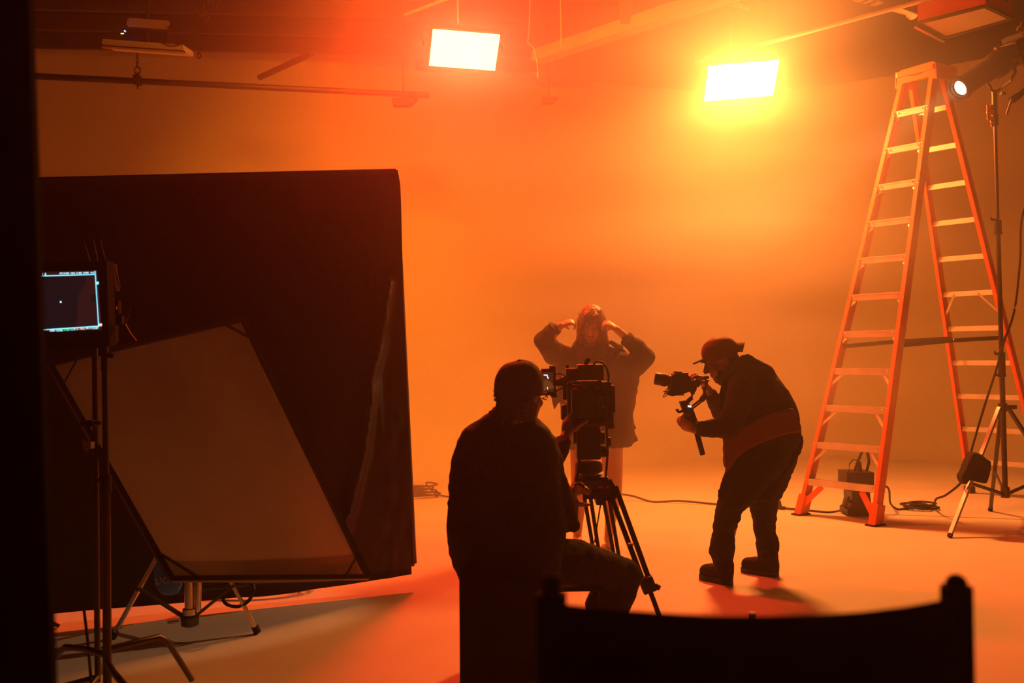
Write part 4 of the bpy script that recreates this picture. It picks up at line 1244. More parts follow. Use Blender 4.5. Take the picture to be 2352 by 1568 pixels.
def hand(mb, w, d, n, side, curl=(.5, .6, .4), spread=.12, k=1.0, thumb=(.5, .6, .4), tc=.3):
    """palm and five fingers: w wrist, d towards the fingertips, n out of the palm, side +1 when the thumb is along d x n"""
    d = Vector(d).normalized()
    n = Vector(n)
    n = (n - d * n.dot(d)).normalized()
    t = d.cross(n) * side
    w = Vector(w)
    mb.ball(w + d * .045 * k, .040 * k, (1, 1, .5), Matrix((t, d, n)).transposed(), 14)
    for i, (o, ln) in enumerate(((.030, .074), (.010, .082), (-.010, .076), (-.029, .060))):
        kn = w + (d * (.088 - .004 * i * (i > 1)) + t * o) * k
        mb.limb([w + t * o * .45 * k, kn], [.0165 * k, .0115 * k], 10)
        dr = (d + t * spread * (1.5 - i) * .7).normalized()
        p, a = kn, 0
        for j, (fr_, r_) in enumerate(((.44, .0098), (.31, .0088), (.25, .0076))):
            a += curl[j] * (1 + .12 * (i - 1.5))
            q = p + (dr * math.cos(a) + n * math.sin(a)) * ln * fr_ * k
            mb.limb([p, q], [r_ * k * 1.06, r_ * k], 10)
            p = q
    b0 = w + (t * .024 + d * .018 + n * .006) * k
    dv = (d * thumb[0] + t * thumb[1] + n * thumb[2]).normalized()
    b1 = b0 + dv * .038 * k
    dv2 = (dv + (n * .5 - t * .5 + d * .3) * tc).normalized()
    b2 = b1 + dv2 * .030 * k
    b3 = b2 + (dv2 + (n * .4 - t * .5) * tc).normalized() * .024 * k
    mb.limb([b0, b1, b2, b3], [.0165 * k, .0125 * k, .0105 * k, .0085 * k], 10)
    return mb
M['eyewhite'] = mat('eye_white', (0.32, 0.28, 0.25), 0.35)
M['cap'] = mat('dark_cap_cloth', (0.016, 0.012, 0.012), 0.8, bump=.2, bscale=200, spec=.2)
M['cap2'] = mat('brown_cap_cloth', (0.16, 0.05, 0.03), 0.8, bump=.2, bscale=200, spec=.2)
M['hair2'] = mat('dark_hair', (0.03, 0.015, 0.010), 0.5, bump=.6, bscale=80)
M['shirt'] = mat('rust_lining', (0.16, 0.035, 0.018), 0.85, bump=.3, bscale=120, spec=.2)
M['shoe'] = mat('dark_boot', (0.006, 0.005, 0.005), 0.75, spec=0.15, bump=.2, bscale=60)
M['glass'] = mat('spectacle_lens', (0.05, 0.04, 0.04), 0.05, spec=.8)

# ---- seated camera operator, seen from behind -------------------------------
AD = 4.0
pa = thing('person', 'seated person in a black cap and dark jacket, seen from behind at the cinema camera', 'person', (P(1150, 1400, AD).x, AD, 0))
HA = P(1196, 905, AD)                       # middle of the head
fA = Vector((.62, .76, -.02))               # looks right and away
b = MB()
LA_ = head(b, HA, fA, (.02, 0, 1), P(1172, 985, AD + .03), 1.0, .060)
loft(b, sil([(1300, 1095, 1250, .10, .02), (1180, 1075, 1240, .09, .03), (1060, 1090, 1235, .08, .03), (1005, 1110, 1220, .06, .03), (975, 1140, 1205, .06, .03)], AD))
# right arm forward to the pan handle, left arm reaching to the camera
rS, rE, rW = P(1256, 1025, AD), P(1296, 1192, AD + .10), P(1312, 1148, AD + .36)
lS, lE, lW = P(1100, 1015, AD + .02), P(1235, 1120, AD + .28), P(1300, 1000, AD + .54)
b.limb([rS, rE, rW], [.036, .032, .025])
b.limb([lS, lE, lW], [.036, .032, .025])
hand(b, rW, (P(1322, 1118, AD + .45) - rW), (.9, .2, .1), 1, (.9, .9, .6), .05, 1.0, (.5, .5, .5))
hand(b, lW, (P(1306, 955, AD + .58) - lW), (.8, .5, .0), -1, (.45, .5, .4), .08, 1.0)
# legs under the cloth
rH, rK, rA = P(1215, 1290, AD + .02), P(1440, 1325, AD + .36), P(1385, 1520, AD + .30)
lH, lK, lA = P(1110, 1290, AD + .05), P(1120, 1310, AD + .50), P(1130, 1500, AD + .45)
rA.z = .10; lA.z = .10
b.limb([rH, rK, rA], [.066, .046, .034])
b.limb([lH, lK, lA], [.066, .046, .034])
blob('body', b, M['skin'], pa, .0055, 0, smooth=2)
eyes(LA_, pa)
# jacket
b = MB()
loft(b, sil([(1330, 1058, 1285, .155, .03), (1300, 1044, 1290, .165, .03), (1270, 1034, 1292, .165, .02), (1235, 1027, 1300, .16, .02), (1200, 1024, 1300, .155, .02), (1150, 1027, 1292, .15, .02),
             (1100, 1031, 1290, .145, .02), (1060, 1036, 1288, .14, .02), (1028, 1043, 1284, .135, .02), (1008, 1050, 1278, .125, .02), (990, 1060, 1266, .11, .02), (975, 1078, 1250, .095, .02), (962, 1102, 1236, .08, .02), (950, 1122, 1222, .07, .02)], AD), 32, 2.5)
b.limb([P(1250, 1022, AD + .01), P(1272, 1110, AD + .04), P(1300, 1192, AD + .10)], [.060, .058, .050])
b.limb([P(1300, 1192, AD + .10), P(1308, 1175, AD + .26), P(1312, 1156, AD + .34)], [.050, .042, .034])
b.ball(P(1318, 1207, AD + .08), .026)
b.limb([P(1100, 1015, AD + .02), P(1235, 1120, AD + .28), P(1262, 1080, AD + .38)], [.062, .056, .052])
b.limb([P(1262, 1080, AD + .38), P(1293, 1016, AD + .50)], [.052, .038])
blob('jacket', b, M['jacket'], pa, .009, .009, (7, 7, 12), 3, 1.3)
b = MB()
b.lathe([(.066, -.04), (.078, -.02), (.073, .038), (.060, .045)], Matrix.Translation(P(1176, 957, AD + .02)) @ Matrix.Diagonal((1.1, .95, 1, 1)), 28)
b.limb([P(1128, 948, AD), P(1150, 958, AD - .05), P(1185, 966, AD - .05)], [.012, .018, .012])
blob('collar', b, M['jacket'], pa, .006, .002, (20, 20, 20), 2)
# trousers
b = MB()
b.limb([rH, P(1330, 1290, AD + .20), P(1432, 1322, AD + .36)], [.098, .092, .074])
b.limb([P(1432, 1322, AD + .36), P(1394, 1392, AD + .36), rA + Vector((0, 0, .02))], [.078, .098, .066])
b.limb([lH, lK, lA + Vector((0, 0, .02))], [.095, .075, .062])
loft(b, sil([(1352, 1066, 1270, .13, .05), (1320, 1060, 1285, .15, .05), (1290, 1060, 1280, .14, .05)], AD))
blob('trousers', b, M['denim'], pa, .009, .008, (8, 8, 8), 3, 5.1)
for an in (rA, lA):
    b = MB()
    b.limb([an + Vector((0, -.03, -.04)), an + Vector((.03, .10, -.055)), an + Vector((.045, .18, -.060))], [.044, .040, .034])
    b.box(an + Vector((.02, .07, -.088)), (.09, .29, .024), Euler((0, 0, R(-12))).to_matrix(), .01)
    blob('shoe', b, M['shoe'], pa, .007, 0)
# cap worn low, and hair sticking out at the nape
def cap(name, L, k, m, parent, bill=None, back=False, drop=0.0, rim=-.01, seed=0.0, grow=1.0):
    """soft cap over the skull; bill +1 to the face, -1 to the nape, 0 none"""
    b = MB()
    c = L(0, -.012, .034)
    s = (L(1, 0, 0) - L(0, 0, 0)).normalized(); f = (L(0, 1, 0) - L(0, 0, 0)).normalized(); u = (L(0, 0, 1) - L(0, 0, 0)).normalized()
    rm = Matrix((s, f, u)).transposed()
    n, mr = 28, 10
    rings = []
    for j in range(mr + 1):
        a = j / mr * PI / 2
        z = .100 * k * math.sin(a) * grow
        r = math.cos(a) ** .75 if j < mr else 0.02
        rings.append((r, z))
    rings = [(1.0, rim - .012)] + [(1.01, rim)] + rings[1:]
    V = []
    for r, z in rings:
        V.append([b.bm.verts.new(c + s * (.0875 * k * r * math.cos(2 * PI * i / n)) + f * (.108 * k * r * math.sin(2 * PI * i / n)) + u * (z + drop * math.sin(2 * PI * i / n))) for i in range(n)])
    for A, B in zip(V, V[1:]):
        for i in range(n):
            b.bm.faces.new((A[i], A[(i + 1) % n], B[(i + 1) % n], B[i]))
    b.bm.faces.new(list(reversed(V[0]))); b.bm.faces.new(V[-1])
    b.ball(c + u * (.100 * k * grow), .008, n=8)
    o = blob(name, b, m, parent, .006, .002, (16, 16, 16), 2, seed)
    if bill:
        g = MB()
        g.grid(14, 8, lambda a_, v: c + s * (.082 * k * math.sin((a_ - .5) * PI) * (1 - .18 * v)) + f * bill * (.085 * k * math.cos((a_ - .5) * PI * .9) + (.072 * v) * (math.cos((a_ - .5) * PI) ** .5 if 0 < a_ < 1 else 0)) + u * (rim + .006 - .022 * abs(math.sin((a_ - .5) * PI)) * v + .0 * v), .004, -u)
        bo_ = obj('bill', g, m, o)
    return o
cap('cap', LA_, 1.04, M['cap'], pa, bill=0, rim=-.030, drop=.006, grow=.97)
b = MB()
rn = random.Random(9)
for i in range(46):
    a_ = -1 + 2 * i / 45
    base = LA_(.070 * math.sin(a_ * 1.7), -.088 * math.cos(a_ * 1.7) - .004, -.010 - .02 * rn.random())
    tip = base + Vector((rn.uniform(-.012, .006), -.012 * rn.random(), -.070 - .03 * rn.random()))
    b.limb([base, base.lerp(tip, .5) + Vector((-.006, 0, 0)), tip], [.015, .012, .003], 8)
blob('hair', b, M['hair2'], pa, .0045, .002, (40, 40, 40), 1)
b = MB()
for i in range(9):
    q = P(1141 + rn.uniform(-3, 5), 898 + i * 3, AD - .03)
    b.limb([q + Vector((.02, 0, 0)), q + Vector((-.003 - .010 * rn.random(), 0, .006 - .012 * rn.random()))], [.008, .002], 6)
obj('cap_strap_tuft', b, M['hair2'], pa)
# spectacles at the hidden side of the face
g = MB()
for q in (-1, 1):
    g.tube([LA_(.032 * q + .022 * math.cos(t_), .100, .0 + .018 * math.sin(t_)) for t_ in [i * PI / 8 for i in range(16)]], .0018, 6, True)
    g.tube([LA_(.054 * q, .100, .004), LA_(.080 * q, .04, .006), LA_(.082 * q, -.02, .0)], .0018, 6)
g.tube([LA_(-.010, .104, .004), LA_(.010, .104, .004)], .0018, 6)
obj('spectacles', g, M['plastic'], pa)

# ---- standing woman in an oversized jacket ----------------------------------
WD = 7.0
pw = thing('person', 'standing person in an oversized dark jacket, bare legged, both hands raised into long hair', 'person', tuple(F(1362, 1252)))
HW = P(1359, 745, WD)
fW = Vector((-.16, -.94, -.30))
b = MB()
LW_ = head(b, HW, fW, (.03, -.1, 1), P(1361, 812, WD + .03), .98, .048)
loft(b, sil([(1040, 1316, 1418, .10, .03), (1000, 1318, 1420, .11, .03), (940, 1326, 1408, .09, .03), (880, 1322, 1410, .10, .03), (830, 1316, 1420, .09, .03), (806, 1330, 1400, .06, .03)], WD))
# arms: shoulder, elbow, wrist
lS_, lE_, lW2 = P(1304, 822, WD + .02), P(1252, 792, WD - .10), P(1288, 748, WD - .16)
rS_, rE_, rW2 = P(1420, 826, WD + .02), P(1482, 812, WD - .08), P(1416, 756, WD - .16)
b.limb([lS_, lE_, lW2], [.045, .036, .024])
b.limb([rS_, rE_, rW2], [.045, .036, .024])
hand(b, lW2, P(1324, 733, WD - .12) - lW2, (.25, .45, -.8), 1, (.65, .75, .5), .16, .95, (.6, .3, .6))
hand(b, rW2, P(1384, 735, WD - .12) - rW2, (-.25, .45, -.8), -1, (.70, .80, .5), .16, .95, (.6, .3, .6))
# legs
hipL, kneeL, ankL = P(1336, 1030, WD + .03), P(1330, 1135, WD - .02), P(1326, 1228, WD + .05)
hipR, kneeR, ankR = P(1404, 1028, WD + .03), P(1412, 1130, WD - .02), P(1398, 1226, WD + .05)
for h_, k_, a_ in ((hipL, kneeL, ankL), (hipR, kneeR, ankR)):
    calf = k_.lerp(a_, .30) + Vector((0, .020, 0))
    b.limb([h_, h_.lerp(k_, .55), k_, calf, k_.lerp(a_, .62), a_], [.083, .068, .052, .052, .040, .031])
    ft0 = Vector((a_.x, a_.y, .035))
    b.limb([ft0 + Vector((0, .035, 0)), ft0 + Vector((0, -.04, .005)), ft0 + Vector((.0, -.13, -.012)), ft0 + Vector((0, -.175, -.018))], [.032, .034, .026, .016])
    b.limb([a_, ft0], [.031, .034])
blob('body', b, M['skin2'], pw, .0055, 0, smooth=2)
eyes(LW_, pw)
obj('lips', MB().ball(LW_(0, .094, -.063), .017, (1.15, .35, .26), Matrix((Vector((1, 0, 0)), Vector((0, 1, 0)), Vector((0, 0, 1)))), 12), M['shirt'], pw)
# jacket body
b = MB()
loft(b, sil([(1024, 1299, 1452, .17, .03), (1000, 1298, 1458, .18, .03), (975, 1296, 1456, .175, .03), (950, 1292, 1452, .17, .03), (920, 1284, 1460, .165, .03), (890, 1277, 1464, .16, .03), (860, 1276, 1470, .155, .03),
             (835, 1277, 1460, .145, .03), (818, 1288, 1440, .125, .03), (805, 1302, 1420, .10, .03), (796, 1322, 1398, .08, .03)], WD), 32, 2.4)
# wide sleeves
b.limb([P(1308, 826, WD + .02), P(1272, 810, WD - .04), P(1250, 782, WD - .10)], [.080, .082, .070])
b.limb([P(1250, 782, WD - .10), P(1262, 764, WD - .13), P(1272, 757, WD - .145)], [.070, .052, .042])
b.limb([P(1418, 836, WD + .02), P(1455, 838, WD - .03), P(1480, 820, WD - .08)], [.090, .092, .074])
b.limb([P(1480, 820, WD - .08), P(1462, 797, WD - .12), P(1442, 781, WD - .15)], [.074, .062, .044])
b.limb([P(1445, 850, WD), P(1440, 900, WD + .02)], [.085, .07])
b.limb([P(1300, 846, WD), P(1298, 880, WD + .02)], [.07, .06])
blob('jacket', b, M['wjacket'] if 'wjacket' in M else M['jacket'], pw, .010, .012, (7, 7, 9), 2, 8.2)
def flap(name, pts, d, th=.02, parent=pw, m=None):
    return obj(name, MB().prism([P(x, y, d) for x, y in pts], (0, th, 0)), m or M['jacket'], parent, False)
flap('jacket_tail', [(1276, 895), (1266, 900), (1268, 920), (1273, 941), (1282, 926), (1296, 918), (1300, 890)], WD - .04)
flap('jacket_hem', [(1440, 940), (1449, 952), (1461, 984), (1455, 986), (1466, 1011), (1450, 1020), (1428, 1024), (1428, 960)], WD - .02)
flap('jacket_hem', [(1300, 990), (1296, 1010), (1300, 1032), (1320, 1034), (1330, 1028), (1330, 1000)], WD - .03)
b = MB()
b.lathe([(.036, 0), (.050, 0), (.052, .03), (.038, .032)], Matrix.Translation(P(1270, 758, WD - .14)) @ rot_to(lW2 - lE_).to_4x4(), 20)
obj('cuff', b, M['jacket'], pw)
b = MB()
b.lathe([(.036, 0), (.050, 0), (.052, .03), (.038, .032)], Matrix.Translation(P(1445, 783, WD - .14)) @ rot_to(rW2 - rE_).to_4x4(), 20)
obj('cuff', b, M['jacket'], pw)
# turned collar over the far shoulder
b = MB()
b.limb([P(1330, 818, WD - .09), P(1318, 800, WD - .06), P(1326, 784, WD)], [.016, .020, .016])
blob('collar', b, M['jacket'], pw, .006, .004, (20, 20, 20), 2)
b = MB()
b.limb([P(1392, 842, WD - .10), P(1412, 812, WD - .09), P(1424, 798, WD - .05), P(1404, 786, WD)], [.012, .024, .024, .016])
b.limb([P(1398, 806, WD - .12), P(1420, 800, WD - .12), P(1434, 806, WD - .10)], [.010, .014, .010])
blob('collar', b, M['jacket'], pw, .006, .004, (20, 20, 20), 2)
# long hair: cap of strands falling past the shoulders
hs = MB()
rn = random.Random(2)
hs.ball(LW_(0, -.016, .040), .106, (.84, 1.0, .96), Matrix((frame_of(fW, (.03, -.1, 1)))).transposed(), 20)
blob_pts = []
def lock(a_, ln, r0, sway, part=0.0):
    """one lock from the parting over the skull and down"""
    sx_, cy_ = math.sin(a_), math.cos(a_)
    p0 = LW_(.012 * sx_, .0 + .012 * cy_, .130)
    p1 = LW_(.050 * sx_, .055 * cy_ - .012, .108)
    p2 = LW_(.092 * sx_, .085 * cy_ - .010, .030)
    p3 = LW_(.098 * sx_, .075 * cy_ - .012, -.060)
    p4 = p3 + Vector((sway, 0, -ln * .5))
    p5 = p3 + Vector((sway * 1.8, -.01, -ln))
    return [p0, p1, p2, p3, p4, p5], [r0 * .6, r0, r0 * 1.1, r0, r0 * .8, .003]
for i in range(64):
    a_ = -PI + 2 * PI * i / 64 + rn.uniform(-.03, .03)
    if abs(a_) < .60:
        continue
    pts_, rr_ = lock(a_, rn.uniform(.07, .20), rn.uniform(.010, .016), rn.uniform(-.015, .015))
    hs.limb(pts_, rr_, 8)
# fringe swept across the brow to one side
for i in range(14):
    t_ = i / 13
    hs.limb([LW_(-.005, .02, .128), LW_(.02 + .026 * t_, .080, .085), LW_(.050 + .02 * t_, .098 - .01 * t_, .020 - .02 * t_), LW_(.070 + .01 * t_, .090, -.060), LW_(.074 + .012 * t_, .075, -.130 - .05 * rn.random())], [.009, .010, .010, .009, .003], 8)
for i in range(9):
    t_ = i / 8
    hs.limb([LW_(.005, .02, .128), LW_(-.022 - .022 * t_, .078, .085), LW_(-.068 - .01 * t_, .075, .015), LW_(-.084, .065, -.060), LW_(-.088 - .01 * t_, .055, -.14 - .04 * rn.random())], [.009, .010, .010, .009, .003], 8)
blob('hair', hs, M['hair'], pw, .0055, .003, (60, 60, 8), 1)
ws = MB()
for i in range(26):
    a_ = rn.uniform(-PI, PI)
    p_ = LW_(.098 * math.sin(a_), -.01 + .06 * math.cos(a_), rn.uniform(-.05, .10))
    ws.tube([p_, p_ + Vector((.012 * math.sin(a_), -.005, -.04)), p_ + Vector((.022 * math.sin(a_), -.01, -.11)), p_ + Vector((.016 * math.sin(a_) + rn.uniform(-.02, .02), -.01, -.18))], .0011, 4)
tag(obj('loose_strands', ws, M['hair'], pw), kind='stuff')

# ---- stooping man with a gimbal ---------------------------------------------
GD = 5.92
pg = thing('person', 'stooping person in a backwards cap and dark jacket, filming with a hand-held gimbal', 'person', tuple(F(1700, 1338)))
HG = P(1657, 826, GD)
fG = Vector((-.93, .02, -.40))
uG = Vector((-.30, .0, .95))
b = MB()
LG_ = head(b, HG, fG, uG, P(1712, 862, GD), 1.02, .060)
# trunk along the bent back
b.limb([P(1716, 872, GD), P(1740, 905, GD), P(1765, 960, GD), P(1780, 1010, GD)], [.085, .105, .10, .09])
shN, elN, wrN = P(1706, 890, GD - .16), P(1672, 985, GD - .20), P(1594, 985, GD - .16)
shF, elF, wrF = P(1702, 885, GD + .16), P(1655, 945, GD + .18), P(1624, 892, GD + .06)
b.limb([shN, elN, wrN], [.045, .036, .026])
b.limb([shF, elF, wrF], [.045, .036, .026])
GH = P(1584, 985, GD - .13)
hand(b, wrN, P(1575, 972, GD - .14) - wrN, (.2, .6, .4), 1, (.9, .9, .7), .04, 1.0, (.6, .6, .3))
hand(b, wrF, P(1614, 872, GD + .02) - wrF, (-.8, -.3, .2), -1, (.8, .9, .7), .04, 1.0, (.5, .5, .5))
kN, aN = P(1684, 1160, GD - .10), P(1660, 1292, GD - .06)
kF, aF = P(1764, 1150, GD + .16), P(1762, 1270, GD + .14)
hN, hF = P(1768, 1042, GD - .10), P(1788, 1040, GD + .12)
for h_, k_, a_ in ((hN, kN, aN), (hF, kF, aF)):
    b.limb([h_, k_, k_.lerp(a_, .35), a_], [.070, .048, .046, .036])
blob('body', b, M['skin'], pg, .0055, 0, smooth=2)
eyes(LG_, pg)
# jacket
b = MB()
def disk(x, y, r, d=GD, sc=(1, 1, 1)):
    return P(x, y, d), r * GD / FPX
rows = [((1690, 845), 26, .15), ((1712, 866), 42, .19), ((1736, 895), 57, .205), ((1748, 925), 66, .205), ((1760, 955), 70, .20), ((1775, 985), 62, .185), ((1795, 1004), 42, .17)]
prev = None
for (x, y), rp, ry in rows:
    c_ = P(x, y, GD)
    r_ = rp * GD / FPX
    b.ball(c_, 1.0, (r_, ry, r_), None, 24)
    if prev:
        for k in range(1, 4):
            t_ = k / 4
            b.ball(prev[0].lerp(c_, t_), 1.0, (prev[1] * (1 - t_) + r_ * t_, prev[2] * (1 - t_) + ry * t_, prev[1] * (1 - t_) + r_ * t_), None, 24)
    prev = (c_, r_, ry)
outl = [(1680, 850), (1700, 822), (1716, 812), (1742, 826), (1772, 842), (1784, 862), (1803, 900), (1817, 925), (1829, 955), (1838, 985), (1842, 1006), (1815, 1004), (1790, 1000), (1752, 1012), (1716, 1030), (1692, 1050), (1672, 1078), (1663, 1070), (1661, 1010), (1662, 960), (1650, 930), (1652, 900), (1660, 870)]
b.prism([P(x, y, GD - .11) for x, y in outl], P(1750, 950, GD + .11) - P(1750, 950, GD - .11))
b.limb([P(1704, 888, GD - .16), P(1694, 940, GD - .19), P(1672, 982, GD - .20)], [.080, .078, .062])
b.limb([P(1672, 982, GD - .20), P(1640, 984, GD - .19), P(1612, 984, GD - .17)], [.062, .052, .042])
b.limb([P(1702, 885, GD + .16), P(1676, 925, GD + .18), P(1655, 945, GD + .18)], [.075, .065, .055])
b.limb([P(1655, 945, GD + .18), P(1632, 906, GD + .09)], [.055, .038])
blob('jacket', b, M['gjacket'] if 'gjacket' in M else M['jacket'], pg, .009, .010, (9, 9, 9), 4, 4.4)
# rust coloured lower body of the jacket, hanging open in front
b = MB()
low = [(1664, 1002), (1700, 985), (1760, 950), (1822, 936), (1832, 962), (1840, 990), (1812, 996), (1788, 1001), (1750, 1015), (1716, 1032), (1692, 1052), (1668, 1088), (1662, 1050)]
b.prism([P(x, y, GD - .225) for x, y in low], P(1700, 1020, GD + .20) - P(1700, 1020, GD - .225))
blob('jacket_skirt', b, M['shirt'], pg, .009, .006, (10, 10, 10), 6, 2.0)
b = MB()
b.limb([P(1655, 856, GD - .05), P(1672, 870, GD - .08), P(1690, 850, GD - .10), P(1708, 826, GD - .06)], [.020, .028, .034, .030])
b.limb([P(1655, 856, GD + .05), P(1672, 870, GD + .08), P(1690, 850, GD + .10), P(1708, 826, GD + .06)], [.020, .028, .034, .030])
b.limb([P(1708, 826, GD - .06), P(1713, 828, GD), P(1708, 826, GD + .06)], [.028, .03, .028])
b.limb([P(1660, 866, GD - .06), P(1658, 872, GD), P(1660, 866, GD + .06)], [.03, .034, .03])
blob('collar', b, M['jacket'], pg, .008, .003, (20, 20, 20), 3)
# trousers
b = MB()
tr_near = [(1700, 1032), (1760, 1002), (1844, 998), (1846, 1018), (1838, 1040), (1824, 1064), (1800, 1095), (1784, 1130), (1776, 1152), (1700, 1150), (1702, 1165), (1660, 1165), (1648, 1138), (1656, 1110), (1672, 1068)]
b.prism([P(x, y, GD - .13) for x, y in tr_near], P(1700, 1100, GD + .06) - P(1700, 1100, GD - .13))
b.limb([P(1772, 1040, GD - .08), P(1720, 1100, GD - .10), P(1680, 1156, GD - .10)], [.115, .105, .082])
b.limb([P(1680, 1156, GD - .10), P(1661, 1220, GD - .09), P(1659, 1262, GD - .08), P(1661, 1296, GD - .07)], [.080, .066, .074, .056])
b.limb([P(1790, 1045, GD + .10), P(1770, 1110, GD + .14), P(1752, 1155, GD + .16)], [.110, .095, .082])
b.limb([P(1752, 1155, GD + .16), P(1758, 1215, GD + .16), P(1763, 1252, GD + .15), P(1762, 1282, GD + .14)], [.082, .066, .070, .052])
blob('trousers', b, M['denim'], pg, .009, .011, (8, 8, 14), 3, 7.3)
# boots: the far one lifted at the toe
def boot(x, y, d, toe, heel, name='shoe'):
    b = MB()
    an = P(x, y, d)
    t_, h_ = F(*toe), F(*heel)
    ax_ = (t_ - h_).normalized()
    q = up - ax_ * up.dot(ax_)
    b.limb([an, h_ + ax_ * .050 + q * .060], [.056, .050])
    b.ball(h_ + ax_ * .046 + q * .035, .044, (1, 1, .8))
    b.limb([h_ + ax_ * .05 + q * .060, h_ + ax_ * .15 + q * .054, t_ - ax_ * .050 + q * .048], [.050, .050, .044])
    o = blob(name, b, M['shoe'], pg, .007, .002, (20, 20, 20), 2)
    s2_ = MB()
    c2_, hl_, sd_ = (h_ + t_) / 2, (t_ - h_).length / 2 - .004, ax_.cross(up).normalized()
    ol_ = []
    for k in range(28):
        an_ = 2 * PI * k / 28
        cx_, sy_ = math.cos(an_), math.sin(an_)
        wd_ = .052 if cx_ > 0 else .044
        ol_.append(c2_ + ax_ * hl_ * math.copysign(abs(cx_) ** .62, cx_) + sd_ * wd_ * math.copysign(abs(sy_) ** .75, sy_) + Vector((0, 0, .001)))
    s2_.prism(ol_, (0, 0, .030))
    obj('sole', s2_, M['rubber'], o, False)
    lc = MB()
    for k in range(4):
        p_ = h_ + ax_ * (.115 + .022 * k) + q * (.096 - .004 * k)
        lc.tube([p_ + Vector((0, -.03, -.01)), p_, p_ + Vector((0, .03, -.01))], .003, 6)
    tag(obj('laces', lc, M['rubber'], o), kind='stuff')
    return o
boot(1664, 1296, 5.84, (1609, 1327), (1682, 1343))
boot(1766, 1276, 6.02, (1703, 1311), (1789, 1325))
cp_ = cap('cap', LG_, 1.05, M['cap2'], pg, bill=0, rim=-.012, drop=.006, grow=.95, seed=3)
def bill_pt(a_, v):
    q = (a_ - .5) * 2
    e_ = math.sqrt(max(0, 1 - q * q * .82))
    x_ = 1662 + (1711 - 1662) * v * (1 - .10 * q * q)
    y_ = 787 - 2 * v + 21 * q * q
    return P(x_, y_, GD + .078 * q * (1 - .1 * v))
obj('bill', MB().grid(20, 8, bill_pt, .005, (0, 0, -1)), M['cap2'], cp_)
b = MB()
for i in range(20):
    a_ = -1 + 2 * i / 19
    p_ = LG_(.066 * math.sin(a_ * 1.6), -.080 * math.cos(a_ * 1.6) - .01, -.02)
    b.limb([p_, p_ + Vector((.01, 0, -.04))], [.014, .004], 8)
blob('hair', b, M['hair2'], pg, .006, .002, (40, 40, 40), 1)
b = MB()
b.box(LG_(0, .125, .046), (.045, .07, .010), Matrix((frame_of(fG, uG))).transposed(), .004)
b.box(LG_(0, .100, .040), (.075, .03, .022), Matrix((frame_of(fG, uG))).transposed(), .005)
obj('brow_clip', b, M['plastic'], pg)
b = MB()
for k in range(15):
    b.limb([LG_(.05 * math.sin(k * .8), .06 + .02 * math.cos(k * .8), -.085), LG_(.03 * math.sin(k * .8), .078, -.112)], [.012, .005], 6)
blob('beard', b, M['hair2'], pg, .006, .001, (40, 40, 40), 1)

# ---- gimbal held by the stooping man ----------------------------------------
QD = GD - .10
gi = thing('gimbal', 'black hand-held gimbal with a slanted grip in the hands of the stooping person', 'gimbal', tuple(P(1590, 980, QD)))
obj('grip', MB().cone(P(1592, 962, QD), P(1614, 1044, QD), .0165, .0155, 18), M['rubber'], gi)
obj('grip_body', MB().prism([P(x, y, QD - .02) for x, y in ((1562, 922), (1580, 919), (1584, 928), (1592, 938), (1603, 968), (1590, 974), (1574, 975), (1572, 948), (1566, 935))], (0, .045, 0)), M['black'], gi, False)
obj('trigger_bracket', MB().prism([P(x, y, QD - .01) for x, y in ((1553, 939), (1559, 939), (1560, 944), (1571, 939), (1574, 946), (1558, 949), (1553, 943))], (0, .02, 0)), M['black'], gi, False)
obj('motor_arm', MB().tube([P(1580, 921, QD), P(1588, 914, QD), P(1591, 903, QD), P(1591, 894, QD)], .013), M['black'], gi)
obj('motor', MB().cone(P(1590, 892, QD - .04), P(1590, 892, QD + .04), .026).cone(P(1600, 880, QD - .02), P(1600, 880, QD + .03), .022), M['black'], gi)
obj('extension_handle', MB().tube([P(1587, 935, QD), P(1602, 923, QD), P(1612, 916, QD)], .006).tube([P(1590, 939, QD), P(1604, 928, QD), P(1614, 920, QD)], .005), M['black'], gi)
obj('handle_grip', MB().tube([P(1612, 918, QD), P(1619, 908, QD + .02), P(1617, 890, QD + .03), P(1624, 872, QD + .03)], .017), M['rubber'], gi)
obj('handle_cap', MB().box(P(1621, 867, QD + .02), (.034, .036, .018), Euler((0, R(-8), 0)).to_matrix(), .006), M['black'], gi)
obj('display', MB().box(P(1584, 933, QD - .024), (.020, .004, .010), Euler((0, .1, 0)).to_matrix()), em('gimbal_lamp', (0.35, 0.65, 1.0), 3.0), gi, False)
obj('metal_ring', MB().cone(P(1598, 968, QD - .02), P(1604, 970, QD - .02), .008), M['chrome'], gi)
ca = thing('mirrorless_camera', 'camera with a long red-lit lens mounted on the gimbal', 'camera', tuple(P(1565, 880, QD)))
obj('camera_body', MB().prism([P(x, y, QD - .05) for x, y in ((1544, 862), (1552, 856), (1578, 859), (1586, 866), (1588, 874), (1602, 876), (1604, 884), (1598, 894), (1582, 900), (1560, 907), (1544, 910), (1532, 906), (1540, 898))], (0, .11, 0)), M['black'], ca, False)
rl = (P(1545, 869, QD) - P(1503, 869, QD)).normalized()
L0, L1 = P(1505, 869, QD + .02), P(1548, 876, QD)
ax_ = (L1 - L0).normalized()
tm = Matrix.Translation(L0) @ rot_to(ax_).to_4x4()
Z = (L1 - L0).length
obj('lens', MB().lathe([(.028, -.004), (.036, 0), (.037, Z * .28), (.0345, Z * .30), (.036, Z * .34), (.036, Z * .62), (.032, Z * .66), (.034, Z * .70), (.033, Z * .98), (.026, Z)], tm, 28), M['black'], ca)
obj('zoom_ring', MB().lathe([(.0365, Z * .36), (.0385, Z * .37), (.0385, Z * .58), (.0365, Z * .59)], tm, 28), M['rubber'], ca)
